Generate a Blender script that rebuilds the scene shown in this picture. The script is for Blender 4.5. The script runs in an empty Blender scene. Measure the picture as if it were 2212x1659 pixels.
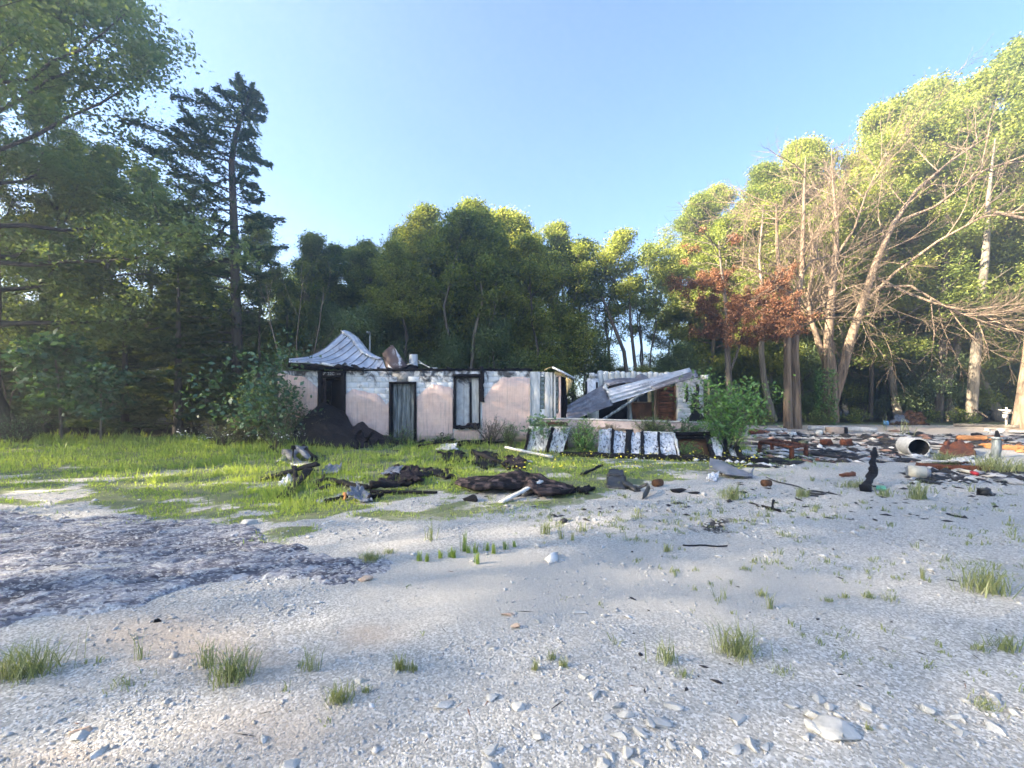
import bpy, math, random
import numpy as np
from mathutils import Vector

S = bpy.context.scene
COL = S.collection
R = math.radians

# ------------------------------------------------------------------ camera, sky, sun, exposure
CX, HZ, FP, EYE = 1106.0, 857.0, 900.0, 1.6      # photograph read at 2212 x 1659
cam_d = bpy.data.cameras.new('camera')
cam = bpy.data.objects.new('camera', cam_d); COL.objects.link(cam)
cam.location = (0, 0, EYE); cam.rotation_euler = (R(90), 0, 0)
cam_d.sensor_width = 36; cam_d.lens = 36 * FP / 2212; cam_d.shift_y = (HZ - 829.5) / 2212
cam_d.clip_start = 0.05; cam_d.clip_end = 3000
S.camera = cam

SUN_AZ, SUN_EL = -104.0, 23.5                     # degrees from +Y towards +X, above the horizon
W = bpy.data.worlds.new('World'); S.world = W; W.use_nodes = True
wn = W.node_tree; wn.nodes.clear()
wo = wn.nodes.new('ShaderNodeOutputWorld'); wb = wn.nodes.new('ShaderNodeBackground')
sk = wn.nodes.new('ShaderNodeTexSky'); sk.sky_type = 'NISHITA'; sk.sun_disc = False
sk.sun_elevation = R(SUN_EL); sk.sun_rotation = R(SUN_AZ % 360)
sk.altitude = 200; sk.air_density = 0.8; sk.dust_density = 0.1; sk.ozone_density = 4.0
wb.inputs['Strength'].default_value = 0.05
wn.links.new(sk.outputs[0], wb.inputs[0]); wn.links.new(wb.outputs[0], wo.inputs[0])

sd = Vector((math.sin(R(SUN_AZ)) * math.cos(R(SUN_EL)), math.cos(R(SUN_AZ)) * math.cos(R(SUN_EL)), math.sin(R(SUN_EL))))
sl = bpy.data.lights.new('sun', 'SUN'); sl.energy = 5.0; sl.angle = R(0.5); sl.color = (1.0, 0.86, 0.66)
so = bpy.data.objects.new('sun', sl); COL.objects.link(so)
so.rotation_euler = (-sd).to_track_quat('-Z', 'Y').to_euler(); so.location = sd * 60
S.view_settings.view_transform = 'Standard'; S.view_settings.look = 'None'
S.view_settings.exposure = 3.5; S.view_settings.gamma = 1.0; S.view_settings.use_curve_mapping = False
S.cycles.max_bounces = 8; S.cycles.diffuse_bounces = 4; S.cycles.transmission_bounces = 6
S.cycles.caustics_reflective = False; S.cycles.caustics_refractive = False
try:
    S.cycles.use_denoising = True; S.cycles.denoising_prefilter = 'FAST'; S.cycles.denoising_input_passes = 'RGB_ALBEDO_NORMAL'
except Exception:
    pass

# ------------------------------------------------------------------ helpers
def P(px, py, Y): return np.array([(px - CX) * Y / FP, Y, EYE + (HZ - py) * Y / FP])
def PX(px, Y): return (px - CX) * Y / FP
def PZ(py, Y): return EYE + (HZ - py) * Y / FP
def GY(py): return EYE * FP / (py - HZ)
def G(px, py):
    Y = GY(py); x = PX(px, Y)
    return np.array([x, Y, float(gz(np.array([x]), np.array([Y]))[0])])

def _hash(ix, iy, s):
    n = (ix.astype(np.int64) * 374761393 + iy.astype(np.int64) * 668265263 + s * 144269504) & 0xffffffff
    n = ((n ^ (n >> 13)) * 1274126177) & 0xffffffff
    return ((n ^ (n >> 16)) & 0xffff) / 65535.0
def vnoise(x, y, s=0):
    x = np.asarray(x, float); y = np.asarray(y, float)
    ix = np.floor(x); iy = np.floor(y); fx = x - ix; fy = y - iy
    fx = fx * fx * (3 - 2 * fx); fy = fy * fy * (3 - 2 * fy)
    a = _hash(ix, iy, s); b = _hash(ix + 1, iy, s); c = _hash(ix, iy + 1, s); d = _hash(ix + 1, iy + 1, s)
    return (a * (1 - fx) + b * fx) * (1 - fy) + (c * (1 - fx) + d * fx) * fy
def fbm(x, y, s=0, o=4):
    t = 0; a = .5; k = 0
    for i in range(o):
        t = t + a * vnoise(x * 2 ** i + 17 * i, y * 2 ** i - 9 * i, s + i); k += a; a *= .5
    return t / k
def sstep(a, b, x):
    t = np.clip((x - a) / (b - a), 0, 1); return t * t * (3 - 2 * t)
def gz(x, y):
    near = .055 * (fbm(x * .35, y * .35, 3, 3) - .5) + .018 * (fbm(x * 2.2, y * 2.2, 5, 3) - .5)
    return near * sstep(60, 30, np.hypot(x, y))

def mesh_np(name, V, F, mats, tone=None, smooth=False, attrs=None):
    V = np.asarray(V, float).reshape(-1, 3)
    me = bpy.data.meshes.new(name)
    F = [np.asarray(f, np.int32) for f in F if len(f)]
    loops = np.concatenate([f.ravel() for f in F])
    tot = np.concatenate([np.full(len(f), f.shape[1], np.int32) for f in F])
    start = np.concatenate([[0], np.cumsum(tot)[:-1]]).astype(np.int32)
    me.vertices.add(len(V)); me.vertices.foreach_set('co', V.ravel().astype(np.float32))
    me.loops.add(len(loops)); me.loops.foreach_set('vertex_index', loops)
    me.polygons.add(len(tot)); me.polygons.foreach_set('loop_start', start)
    if smooth: me.polygons.foreach_set('use_smooth', np.ones(len(tot), bool))
    me.update(calc_edges=True)
    al = dict(attrs or {})
    if tone is not None: al['tone'] = tone
    for k, a in al.items():
        at = me.attributes.new(k, 'FLOAT', 'POINT'); at.data.foreach_set('value', np.asarray(a, np.float32))
    for m in (mats if isinstance(mats, (list, tuple)) else [mats]): me.materials.append(m)
    return me

def tag(o, label=None, cat=None, group=None, kind=None):
    if label: o['label'] = label
    if cat: o['category'] = cat
    if group: o['group'] = group
    if kind: o['kind'] = kind
    return o
def empty(name, loc, label, cat, group=None):
    o = bpy.data.objects.new(name, None); COL.objects.link(o); o.location = [float(v) for v in loc]
    o.empty_display_size = .3
    return tag(o, label, cat, group)
def link(name, me, parent=None, loc=(0, 0, 0)):
    o = bpy.data.objects.new(name, me); COL.objects.link(o); o.location = [float(v) for v in loc]
    if parent is not None: o.parent = parent
    return o
def wloc(o):
    v = np.zeros(3)
    while o is not None:
        v += np.array(o.location); o = o.parent
    return v

class B:
    """collects shapes in world coordinates; make() links them as one mesh object"""
    def __init__(s): s.V = []; s.F = []; s.n = 0; s.T = []; s.tb = {}
    def add(s, V, F, tone=.5):
        V = np.asarray(V, float).reshape(-1, 3); s.V.append(V)
        for f in F:
            f = np.asarray(f, np.int64)
            if len(f): s.F.append(f + s.n)
        s.T.append(np.broadcast_to(np.asarray(tone, float), (len(V),))); s.n += len(V)
        return s
    def box(s, x0, x1, y0, y1, z0, z1, bev=0, tone=.5):
        if bev <= 0:
            V = [(x, y, z) for z in (z0, z1) for y in (y0, y1) for x in (x0, x1)]
            return s.add(V, [[(0, 2, 3, 1), (4, 5, 7, 6), (0, 1, 5, 4), (2, 6, 7, 3), (0, 4, 6, 2), (1, 3, 7, 5)]], tone)
        V = [(x, y1, z) for z in (z0, z1) for x in (x0, x1)] + [(x, y0 + bev, z) for z in (z0, z1) for x in (x0, x1)] + \
            [(x, y0, z) for z in (z0 + bev, z1 - bev) for x in (x0 + bev, x1 - bev)]
        q = [(0, 1, 5, 4), (1, 3, 7, 5), (3, 2, 6, 7), (2, 0, 4, 6)]
        return s.add(V, [q + [(a + 4, b + 4, c + 4, d + 4) for a, b, c, d in q] + [(8, 9, 11, 10), (0, 2, 3, 1)]], tone)
    def beam(s, p, q, w, h, seg=6, jit=0., seed=0, taper=1., up=(0, 0, 1), bend=0., tone=.5):
        p = np.asarray(p, float); q = np.asarray(q, float); rg = np.random.default_rng(seed)
        t = q - p; L = np.linalg.norm(t); t = t / L; up = np.asarray(up, float)
        if abs(t @ up) > .95: up = np.array([0, 1., 0])
        a = np.cross(t, up); a /= np.linalg.norm(a); b = np.cross(a, t)
        rings = []
        for i in range(seg + 1):
            f = i / seg; sc = 1 + (taper - 1) * f
            c = p + (q - p) * f + b * bend * math.sin(math.pi * f)
            for sx, sy in ((-1, -1), (1, -1), (1, 1), (-1, 1)):
                rings.append(c + a * sx * w / 2 * sc + b * sy * h / 2 * sc + rg.normal(0, jit, 3))
        F = []
        for i in range(seg):
            for k in range(4): F.append((i * 4 + k, i * 4 + (k + 1) % 4, i * 4 + 4 + (k + 1) % 4, i * 4 + 4 + k))
        F += [(0, 3, 2, 1), (seg * 4, seg * 4 + 1, seg * 4 + 2, seg * 4 + 3)]
        return s.add(rings, [F], tone)
    def solid(s, G_, th, tone=.5):
        """grid of points (nu, nv, 3) given thickness th"""
        G_ = np.asarray(G_, float); nu, nv = G_.shape[:2]
        N = np.cross(np.gradient(G_, axis=0), np.gradient(G_, axis=1)); N /= np.linalg.norm(N, axis=2, keepdims=True) + 1e-9
        V = np.concatenate([(G_ + N * th / 2).reshape(-1, 3), (G_ - N * th / 2).reshape(-1, 3)])
        I = np.arange(nu * nv).reshape(nu, nv); K = nu * nv
        q = np.stack([I[:-1, :-1], I[1:, :-1], I[1:, 1:], I[:-1, 1:]], -1).reshape(-1, 4)
        F = [q, q[:, ::-1] + K]
        for e in (I[0, :], I[:, -1], I[-1, ::-1], I[::-1, 0]):
            F.append(np.stack([e[:-1], e[1:], e[1:] + K, e[:-1] + K], -1))
        return s.add(V, F, np.tile(tone.ravel(), 2) if isinstance(tone, np.ndarray) else tone)
    def patch(s, c, nu, nv, th, amp=0., seed=0, ragged=0., sc=2., sag=0., tone=.5):
        """bilinear slab through the four corners c, rough by amp, with ragged outline"""
        c = [np.asarray(v, float) for v in c]
        u = np.linspace(0, 1, nu)[:, None, None]; v = np.linspace(0, 1, nv)[None, :, None]
        if ragged:
            e = ragged * (fbm(np.linspace(0, 7, nv), 0 * np.linspace(0, 7, nv), seed + 9) - .5)[None, :, None]
            e2 = ragged * (fbm(np.linspace(0, 7, nu), 3 + 0 * np.linspace(0, 7, nu), seed + 19) - .5)[:, None, None]
            u2 = u + e * (2 * u - 1) + e2 * 0; v2 = v + e2 * (2 * v - 1)
        else: u2, v2 = u, v
        g = (c[0] * (1 - u2) + c[1] * u2) * (1 - v2) + (c[3] * (1 - u2) + c[2] * u2) * v2
        N = np.cross(c[1] - c[0], c[3] - c[0]); N = N / (np.linalg.norm(N) + 1e-9)
        d = amp * (fbm(u[..., 0] * sc * 3 + 0 * v[..., 0], v[..., 0] * sc * 3 + 0 * u[..., 0], seed, 4) - .5) * 2
        d = d - sag * (np.sin(np.pi * u) * np.sin(np.pi * v))[..., 0]
        return s.solid(g + N * d[..., None], th, tone)
    def tube(s, pts, rad, sides=5):
        pts = np.asarray(pts, float); rad = np.broadcast_to(np.asarray(rad, float), (len(pts),))
        s.tb.setdefault((len(pts), sides), []).append((pts, rad)); return s
    def flush(s):
        for (n, k), L in s.tb.items():
            Pn = np.stack([a for a, _ in L]); Rn = np.stack([b for _, b in L]); m = len(L)
            T = np.gradient(Pn, axis=1); T /= np.linalg.norm(T, axis=2, keepdims=True) + 1e-9
            ref = np.where(np.abs(T[:, :1, 2:3]) > .9, np.array([[[1., 0, 0]]]), np.array([[[0, 0, 1.]]]))
            U = np.cross(T, np.broadcast_to(ref, T.shape)); U /= np.linalg.norm(U, axis=2, keepdims=True) + 1e-9
            Vv = np.cross(T, U); an = np.arange(k) * 2 * np.pi / k
            V = Pn[:, :, None] + Rn[:, :, None, None] * (np.cos(an)[None, None, :, None] * U[:, :, None] + np.sin(an)[None, None, :, None] * Vv[:, :, None])
            I = np.arange(m * n * k).reshape(m, n, k); J = np.roll(I, -1, axis=2)
            F = np.stack([I[:, :-1], J[:, :-1], J[:, 1:], I[:, 1:]], -1).reshape(-1, 4)
            Fs = [F]
            if k == 4: Fs.append(I[:, -1].reshape(-1, 4))
            s.add(V.reshape(-1, 3), Fs)
        s.tb = {}
    def cyl(s, p, q, r0, r1=None, k=16, caps=True, tone=.5):
        p = np.asarray(p, float); q = np.asarray(q, float); r1 = r0 if r1 is None else r1
        t = (q - p) / np.linalg.norm(q - p); ref = np.array([0, 0, 1.]) if abs(t[2]) < .9 else np.array([1., 0, 0])
        u = np.cross(t, ref); u /= np.linalg.norm(u); v = np.cross(t, u); an = np.arange(k) * 2 * np.pi / k
        ring = np.cos(an)[:, None] * u + np.sin(an)[:, None] * v
        V = np.concatenate([p + ring * r0, q + ring * r1]); i = np.arange(k); j = (i + 1) % k
        F = [np.stack([i, j, j + k, i + k], -1)]
        if caps: F += [i[None, ::-1], (i + k)[None]]
        return s.add(V, F, tone)
    def ring(s, c, Rm, r, axis=(0, 0, 1), n=20, k=6, a0=0, a1=2 * math.pi):
        axis = np.asarray(axis, float); axis /= np.linalg.norm(axis)
        ref = np.array([1., 0, 0]) if abs(axis[0]) < .9 else np.array([0, 1., 0])
        u = np.cross(axis, ref); u /= np.linalg.norm(u); v = np.cross(axis, u)
        th = np.linspace(a0, a1, n + 1)
        return s.tube(np.asarray(c) + Rm * (np.cos(th)[:, None] * u + np.sin(th)[:, None] * v), r, k)
    def make(s, name, m, parent=None, label=None, cat=None, group=None, kind=None, smooth=False):
        s.flush(); V = np.concatenate(s.V)
        if parent is not None: org = wloc(parent); loc = (0, 0, 0)
        else:
            org = np.array([(V[:, 0].min() + V[:, 0].max()) / 2, (V[:, 1].min() + V[:, 1].max()) / 2, V[:, 2].min()]); loc = org
        me = mesh_np(name, V - org, s.F, m, np.concatenate(s.T), smooth)
        return tag(link(name, me, parent, loc), label, cat, group, kind)

# ------------------------------------------------------------------ materials
def nd(nt, t, ins=None, **props):
    n = nt.nodes.new('ShaderNode' + t)
    for k, v in props.items(): setattr(n, k, v)
    for k, v in (ins or {}).items():
        if isinstance(v, bpy.types.NodeSocket): nt.links.new(v, n.inputs[k])
        else: n.inputs[k].default_value = v
    return n
def c4(c): return (c[0], c[1], c[2], 1.0)
def ramp(nt, fac, stops, interp='LINEAR'):
    n = nt.nodes.new('ShaderNodeValToRGB'); n.color_ramp.interpolation = interp
    while len(n.color_ramp.elements) < len(stops): n.color_ramp.elements.new(.5)
    for e, (p, c) in zip(n.color_ramp.elements, stops):
        e.position = p; e.color = c4(c) if isinstance(c, (tuple, list)) else (c, c, c, 1)
    nt.links.new(fac, n.inputs[0]); return n.outputs[0]
def mix(nt, fac, a, b, mode='MIX'):
    n = nt.nodes.new('ShaderNodeMix'); n.data_type = 'RGBA'; n.blend_type = mode
    for i, v in ((0, fac), (6, a), (7, b)):
        if isinstance(v, bpy.types.NodeSocket): nt.links.new(v, n.inputs[i])
        else: n.inputs[i].default_value = v if i == 0 else c4(v)
    return n.outputs[2]
def math_(nt, op, a, b=0., clamp=False):
    n = nt.nodes.new('ShaderNodeMath'); n.operation = op; n.use_clamp = clamp
    for i, v in ((0, a), (1, b)):
        if isinstance(v, bpy.types.NodeSocket): nt.links.new(v, n.inputs[i])
        else: n.inputs[i].default_value = v
    return n.outputs[0]
def base(name):
    m = bpy.data.materials.new(name); m.use_nodes = True; nt = m.node_tree; nt.nodes.clear()
    out = nt.nodes.new('ShaderNodeOutputMaterial'); bs = nt.nodes.new('ShaderNodeBsdfPrincipled')
    nt.links.new(bs.outputs[0], out.inputs[0])
    tc = nt.nodes.new('ShaderNodeTexCoord')
    return m, nt, bs, tc.outputs['Object'], out
def noise(nt, co, scale, detail=6, rough=.6, stretch=None, dist=0.):
    if stretch:
        co = nd(nt, 'Mapping', {'Vector': co, 'Scale': stretch}).outputs[0]
    return nd(nt, 'TexNoise', {'Vector': co, 'Scale': scale, 'Detail': detail, 'Roughness': rough, 'Distortion': dist}).outputs['Fac']
def bump(nt, bs, h, strength=.5, dist=.02):
    b = nd(nt, 'Bump', {'Height': h, 'Strength': strength, 'Distance': dist}); nt.links.new(b.outputs[0], bs.inputs['Normal'])
def attr(nt, name): return nd(nt, 'Attribute', attribute_name=name).outputs['Fac']

def noisy(name, stops, scale=8, rough=.8, bmp=.5, bd=.01, stretch=None, metallic=0., detail=8, dist=0., tone=0., spec=.3):
    m, nt, bs, co, out = base(name)
    f = noise(nt, co, scale, detail, .65, stretch, dist)
    if tone:
        f = math_(nt, 'ADD', f, math_(nt, 'MULTIPLY', math_(nt, 'SUBTRACT', attr(nt, 'tone'), .5), tone))
    nt.links.new(ramp(nt, f, stops), bs.inputs['Base Color'])
    bs.inputs['Roughness'].default_value = rough; bs.inputs['Metallic'].default_value = metallic
    bs.inputs['Specular IOR Level'].default_value = spec
    if bmp: bump(nt, bs, noise(nt, co, scale * 3, 6, .7, stretch), bmp, bd)
    return m

def leafmat(name, stops, trans=.4, gloss=.06, thin=True):
    m = bpy.data.materials.new(name); m.use_nodes = True; nt = m.node_tree; nt.nodes.clear()
    out = nt.nodes.new('ShaderNodeOutputMaterial')
    co = nt.nodes.new('ShaderNodeTexCoord').outputs['Object']
    t = math_(nt, 'ADD', attr(nt, 'tone'), math_(nt, 'MULTIPLY', math_(nt, 'SUBTRACT', noise(nt, co, .6, 3), .5), .7))
    oi = nd(nt, 'ObjectInfo').outputs['Random']
    t = math_(nt, 'ADD', t, math_(nt, 'MULTIPLY', math_(nt, 'SUBTRACT', oi, .5), .35))
    c = ramp(nt, t, stops)
    d = nd(nt, 'BsdfDiffuse', {'Color': c}); tr = nd(nt, 'BsdfTranslucent', {'Color': mix(nt, 1., c, (1.2, 1.15, .45) if not thin else (2.1 * trans, 2.1 * trans, .8 * trans), 'MULTIPLY')})
    gl = nd(nt, 'BsdfGlossy', {'Color': (1, 1, 1, 1), 'Roughness': .45})
    # a leaf reflects and lets through about the same share of the light
    if thin: a = nd(nt, 'AddShader'); nt.links.new(d.outputs[0], a.inputs[0]); nt.links.new(tr.outputs[0], a.inputs[1])
    else: a = nd(nt, 'MixShader', {0: trans}); nt.links.new(d.outputs[0], a.inputs[1]); nt.links.new(tr.outputs[0], a.inputs[2])
    b = nd(nt, 'MixShader', {0: gloss}); nt.links.new(a.outputs[0], b.inputs[1]); nt.links.new(gl.outputs[0], b.inputs[2])
    nt.links.new(b.outputs[0], out.inputs[0]); return m

M = {}
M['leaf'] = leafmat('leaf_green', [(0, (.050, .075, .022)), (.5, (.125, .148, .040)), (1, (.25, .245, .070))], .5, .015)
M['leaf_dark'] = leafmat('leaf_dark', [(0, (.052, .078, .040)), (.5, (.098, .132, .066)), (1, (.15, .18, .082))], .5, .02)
M['leaf_blue'] = leafmat('leaf_cool', [(0, (.035, .07, .038)), (.5, (.075, .13, .07)), (1, (.13, .20, .10))], .35, .04)
M['leaf_fresh'] = leafmat('leaf_fresh', [(0, (.05, .10, .03)), (.5, (.10, .185, .055)), (1, (.16, .24, .07))], .4, .025)
M['leaf_cedar'] = leafmat('leaf_cedar', [(0, (.038, .062, .036)), (.5, (.075, .105, .058)), (1, (.12, .145, .07))], .4, .015)
M['leaf_rust'] = leafmat('leaf_rust', [(0, (.10, .048, .028)), (.5, (.24, .115, .065)), (1, (.38, .21, .125))], .25, .01, False)
M['leaf_brush'] = leafmat('leaf_brush', [(0, (.05, .05, .022)), (.5, (.09, .10, .045)), (1, (.16, .15, .08))], .25)
M['grass'] = leafmat('grass_blade', [(0, (.085, .135, .030)), (.5, (.165, .225, .050)), (1, (.28, .31, .09))], .40, .02)
M['grass_pale'] = leafmat('grass_pale', [(0, (.14, .18, .07)), (.5, (.25, .29, .12)), (1, (.44, .43, .23))], .35, .04, False)
M['bark'] = noisy('bark', [(.3, (.045, .038, .030)), (.55, (.11, .092, .072)), (.8, (.20, .17, .135))], 5, .9, .9, .03, (1, 1, .18))
M['bark_pale'] = noisy('bark_pale', [(.3, (.10, .085, .065)), (.55, (.21, .18, .14)), (.8, (.33, .29, .23))], 5, .9, .8, .02, (1, 1, .18))
M['bark_dead'] = noisy('bark_dead', [(.32, (.045, .031, .021)), (.46, (.17, .122, .083)), (.75, (.34, .265, .19))], 5, .9, 1., .06, (1.6, 1.6, .10))
M['twig'] = noisy('dead_twig', [(.3, (.16, .12, .085)), (.7, (.30, .24, .175))], 6, .9, 0)
M['char'] = noisy('charred_wood', [(.3, (.004, .004, .005)), (.6, (.011, .010, .013)), (.85, (.045, .043, .048))], 9, .7, 1., .03, None, spec=.22)
M['char_brown'] = noisy('charred_roofing', [(.25, (.006, .006, .008)), (.5, (.028, .021, .024)), (.75, (.10, .070, .064)), (.95, (.20, .15, .135))], 7, .8, 1., .04, (1, 2.5, 1), spec=.2, tone=.75)
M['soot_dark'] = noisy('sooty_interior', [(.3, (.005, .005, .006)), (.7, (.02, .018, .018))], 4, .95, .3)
M['ash'] = noisy('ash_white_board', [(.36, (.03, .03, .035)), (.42, (.22, .22, .23)), (.48, (.62, .62, .62)), (.75, (.80, .80, .79))], 9, .9, .7, .015, (1.6, 1, .55), dist=1.2)
M['white_wood'] = noisy('weathered_white_board', [(.3, (.38, .37, .34)), (.6, (.66, .65, .61)), (.85, (.76, .75, .72))], 12, .75, .5, .006, (1, 1, .2))
M['grey_plank'] = noisy('weathered_grey_plank', [(.28, (.03, .035, .035)), (.45, (.12, .135, .135)), (.62, (.30, .33, .33)), (.8, (.52, .55, .55))], 4, .8, .6, .006, (3.5, 1, .35), dist=.6)
M['plank_wood'] = noisy('raw_plank', [(.3, (.16, .11, .07)), (.7, (.32, .24, .16))], 7, .85, .5, .006, (1, 1, .2))
M['sunlit_wood'] = noisy('sunlit_yellow_wood', [(.3, (.42, .30, .12)), (.7, (.66, .52, .27))], 8, .8, .4, .006)  # warm sunlight on the boards put into the wood's yellow
M['galv'] = noisy('galvanised_sheet', [(.30, (.22, .19, .19)), (.40, (.44, .45, .48)), (.58, (.60, .61, .64)), (.8, (.72, .73, .75))], 1.6, .45, .15, .01, None, .35, dist=1.)
M['galv_dark'] = noisy('scorched_sheet', [(.30, (.10, .09, .095)), (.5, (.20, .19, .20)), (.65, (.33, .34, .37)), (.85, (.52, .53, .56))], 2.2, .5, .2, .01, None, .35, dist=1.)
M['sheet_brown'] = noisy('scorched_brown_sheet', [(.40, (.10, .065, .06)), (.50, (.14, .10, .09)), (.54, (.55, .56, .58)), (.8, (.68, .69, .70))], 1.1, .55, .2, .01, None, .2, dist=.8)
M['rust'] = noisy('rusted_iron', [(.3, (.05, .016, .010)), (.55, (.14, .045, .020)), (.8, (.25, .09, .04))], 10, .85, .7, .006)
M['rust_lath'] = noisy('rusty_lath', [(.3, (.08, .035, .022)), (.6, (.23, .085, .045)), (.85, (.38, .20, .12))], 7, .85, .5, .006)
M['rust_wood'] = noisy('scorched_brown_board', [(.3, (.035, .018, .010)), (.55, (.12, .055, .025)), (.8, (.26, .14, .065))], 3.2, .8, .4, .006)
M['orange'] = noisy('orange_board', [(.3, (.50, .19, .06)), (.7, (.70, .33, .12))], 5, .7, .3)
M['concrete'] = noisy('concrete', [(.3, (.30, .30, .30)), (.7, (.48, .48, .47))], 12, .9, .5, .006)
M['plaster_pink'] = noisy('pink_planter_render', [(.3, (.38, .30, .27)), (.7, (.54, .45, .41))], 5, .9, .4, .006)
M['plastic_white'] = noisy('dirty_white_plastic', [(.3, (.30, .28, .23)), (.6, (.48, .46, .39))], 7, .5, .1)
M['plastic_black'] = noisy('black_plastic', [(.3, (.012, .013, .014)), (.7, (.035, .036, .038))], 8, .4, .2, spec=.5)
M['plastic_grey'] = noisy('grey_painted_panel', [(.3, (.10, .11, .13)), (.7, (.21, .22, .25))], 3, .4, .15, spec=.5)
M['red'] = noisy('red_plastic', [(.3, (.35, .02, .03)), (.7, (.5, .04, .06))], 8, .5, 0)
M['blue'] = noisy('blue_plastic', [(.3, (.10, .28, .50)), (.7, (.2, .42, .62))], 8, .5, 0)
M['green_plastic'] = noisy('green_plastic', [(.3, (.10, .45, .25)), (.7, (.25, .6, .38))], 8, .4, 0)
M['cloth'] = noisy('pale_rag', [(.3, (.45, .46, .48)), (.7, (.72, .72, .73))], 7, .9, .5)
M['stone'] = noisy('limestone', [(.25, (.27, .27, .25)), (.5, (.44, .43, .40)), (.8, (.60, .59, .56))], 9, .9, .8, .01)
M['stone_pink'] = noisy('ochre_stone', [(.25, (.40, .28, .20)), (.8, (.60, .46, .34))], 9, .9, .8, .01)
M['glassblock'] = noisy('glass_block', [(.3, (.12, .15, .14)), (.7, (.28, .33, .31))], 9, .25, .2, .01, spec=.6)
def wallmat(name, stops, soot=.5, score=False):
    m, nt, bs, co, out = base(name)
    pos = nd(nt, 'NewGeometry').outputs['Position']
    f = noise(nt, pos, 5, 8, .65)
    c = ramp(nt, f, stops)
    sx = nd(nt, 'SeparateXYZ', {0: pos})
    # soot: licks of smoke staining that thicken towards the burnt wall top, ragged by noise
    k = math_(nt, 'MULTIPLY', math_(nt, 'SUBTRACT', sx.outputs[2], 1.75), .55)
    n2 = noise(nt, pos, 2.6, 8, .7, (1, 1, .7), 1.)
    k = math_(nt, 'ADD', math_(nt, 'MULTIPLY', k, soot), math_(nt, 'MULTIPLY', n2, 1.))
    c = mix(nt, ramp(nt, k, [(.66, 0.), (.80, .92)]), c, (.03, .029, .033))
    c = mix(nt, ramp(nt, noise(nt, pos, 14, 6, .7), [(.64, 0.), (.76, .4)]), c, (.12, .115, .115))
    if score:
        w = nd(nt, 'TexWave', {'Vector': pos, 'Scale': 3.1, 'Distortion': 1.2, 'Detail': 3, 'Detail Scale': 1.5}, wave_type='BANDS', bands_direction='X').outputs['Fac']
        s2 = noise(nt, pos, 10, 4, .6, (4, 1, .12))
        c = mix(nt, ramp(nt, s2, [(.52, 0.), (.72, .55)]), c, (.24, .20, .19))
        g = math_(nt, 'ADD', math_(nt, 'MULTIPLY', sx.outputs[2], -1.3), math_(nt, 'MULTIPLY', noise(nt, pos, 4, 5), 1.2))
        c = mix(nt, ramp(nt, g, [(.2, 0.), (.75, .5)]), c, (.24, .22, .17))
        # block joints telegraphing through the render, as hairline grooves
        br = nd(nt, 'TexBrick', {'Vector': nd(nt, 'Mapping', {'Vector': pos, 'Rotation': (R(90), 0, 0)}).outputs[0], 'Scale': 1.0, 'Mortar Size': .006, 'Brick Width': .4, 'Row Height': .2, 'Mortar Smooth': .4})
        c = mix(nt, math_(nt, 'MULTIPLY', br.outputs['Fac'], .16), c, (.30, .24, .22))
        bump(nt, bs, math_(nt, 'ADD', math_(nt, 'MULTIPLY', w, .5), noise(nt, pos, 30, 5)), .35, .006)
    else:
        bump(nt, bs, noise(nt, pos, 40, 6, .7), .5, .006)
    nt.links.new(c, bs.inputs['Base Color']); bs.inputs['Roughness'].default_value = .9
    bs.inputs['Specular IOR Level'].default_value = .2
    return m
M['block'] = wallmat('painted_block', [(.3, (.58, .58, .58)), (.6, (.78, .78, .77)), (.8, (.82, .82, .81))], .66)
M['mortar'] = wallmat('block_mortar', [(.3, (.26, .25, .24)), (.7, (.40, .39, .37))], .5)
M['stucco'] = wallmat('pink_render', [(.3, (.68, .48, .39)), (.6, (.79, .585, .49)), (.8, (.82, .64, .55))], .18, True)
M['block_dark'] = wallmat('smoke_stained_block', [(.3, (.36, .36, .36)), (.6, (.58, .58, .57)), (.8, (.7, .7, .69))], .9)

# ------------------------------------------------------------------ ground
BX = [-900, 0, 100, 180, 250, 330, 450, 540, 640, 720, 800, 900, 1000, 1100, 1200, 1300, 1450, 1550, 1650, 1750, 1850, 2000, 2300, 3200]
BY = [1090, 1078, 1064, 1060, 1084, 1092, 1088, 1110, 1142, 1122, 1100, 1084, 1088, 1062, 1066, 1046, 1046, 1032, 1014, 985, 935, 905, 905, 900]
def toimg(x, y):
    y = np.maximum(y, .4)
    return CX + x * FP / y, HZ + EYE * FP / y
def grassmask(x, y):
    px, py = toimg(x, y)
    b = np.interp(px, BX, BY)
    n = fbm(x * .9, y * .9, 21, 4) - .5; n2 = fbm(x * 4, y * 4, 22, 3) - .5
    g = sstep(-14, 12, b - py + n * 95 + n2 * 60)
    # outlying tongues of grass on the gravel in the middle
    g2 = sstep(.56, .66, fbm(x * 1.1 + 4, y * 1.6, 33, 4)) * sstep(-95, -5, b - py) * sstep(2000, 1500, px) * .8
    bare = sstep(.57, .66, fbm(x * 1.1 - 3, y * 2., 41, 5)) * sstep(130, 40, b - py) * .7
    g = np.maximum(g * (1 - bare), g2)
    g = g * (1 - sstep(1590, 1640, px) * sstep(984, 972, py))
    green_far = sstep(22.5, 24.5, y) * (px > 1500)
    return np.maximum(g, green_far * .9)
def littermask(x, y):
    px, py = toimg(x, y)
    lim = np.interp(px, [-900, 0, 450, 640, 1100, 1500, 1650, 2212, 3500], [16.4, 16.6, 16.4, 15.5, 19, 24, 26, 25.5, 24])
    return sstep(-.6, .8, y - lim + (fbm(x, y, 51) - .5) * 1.5)
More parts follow.
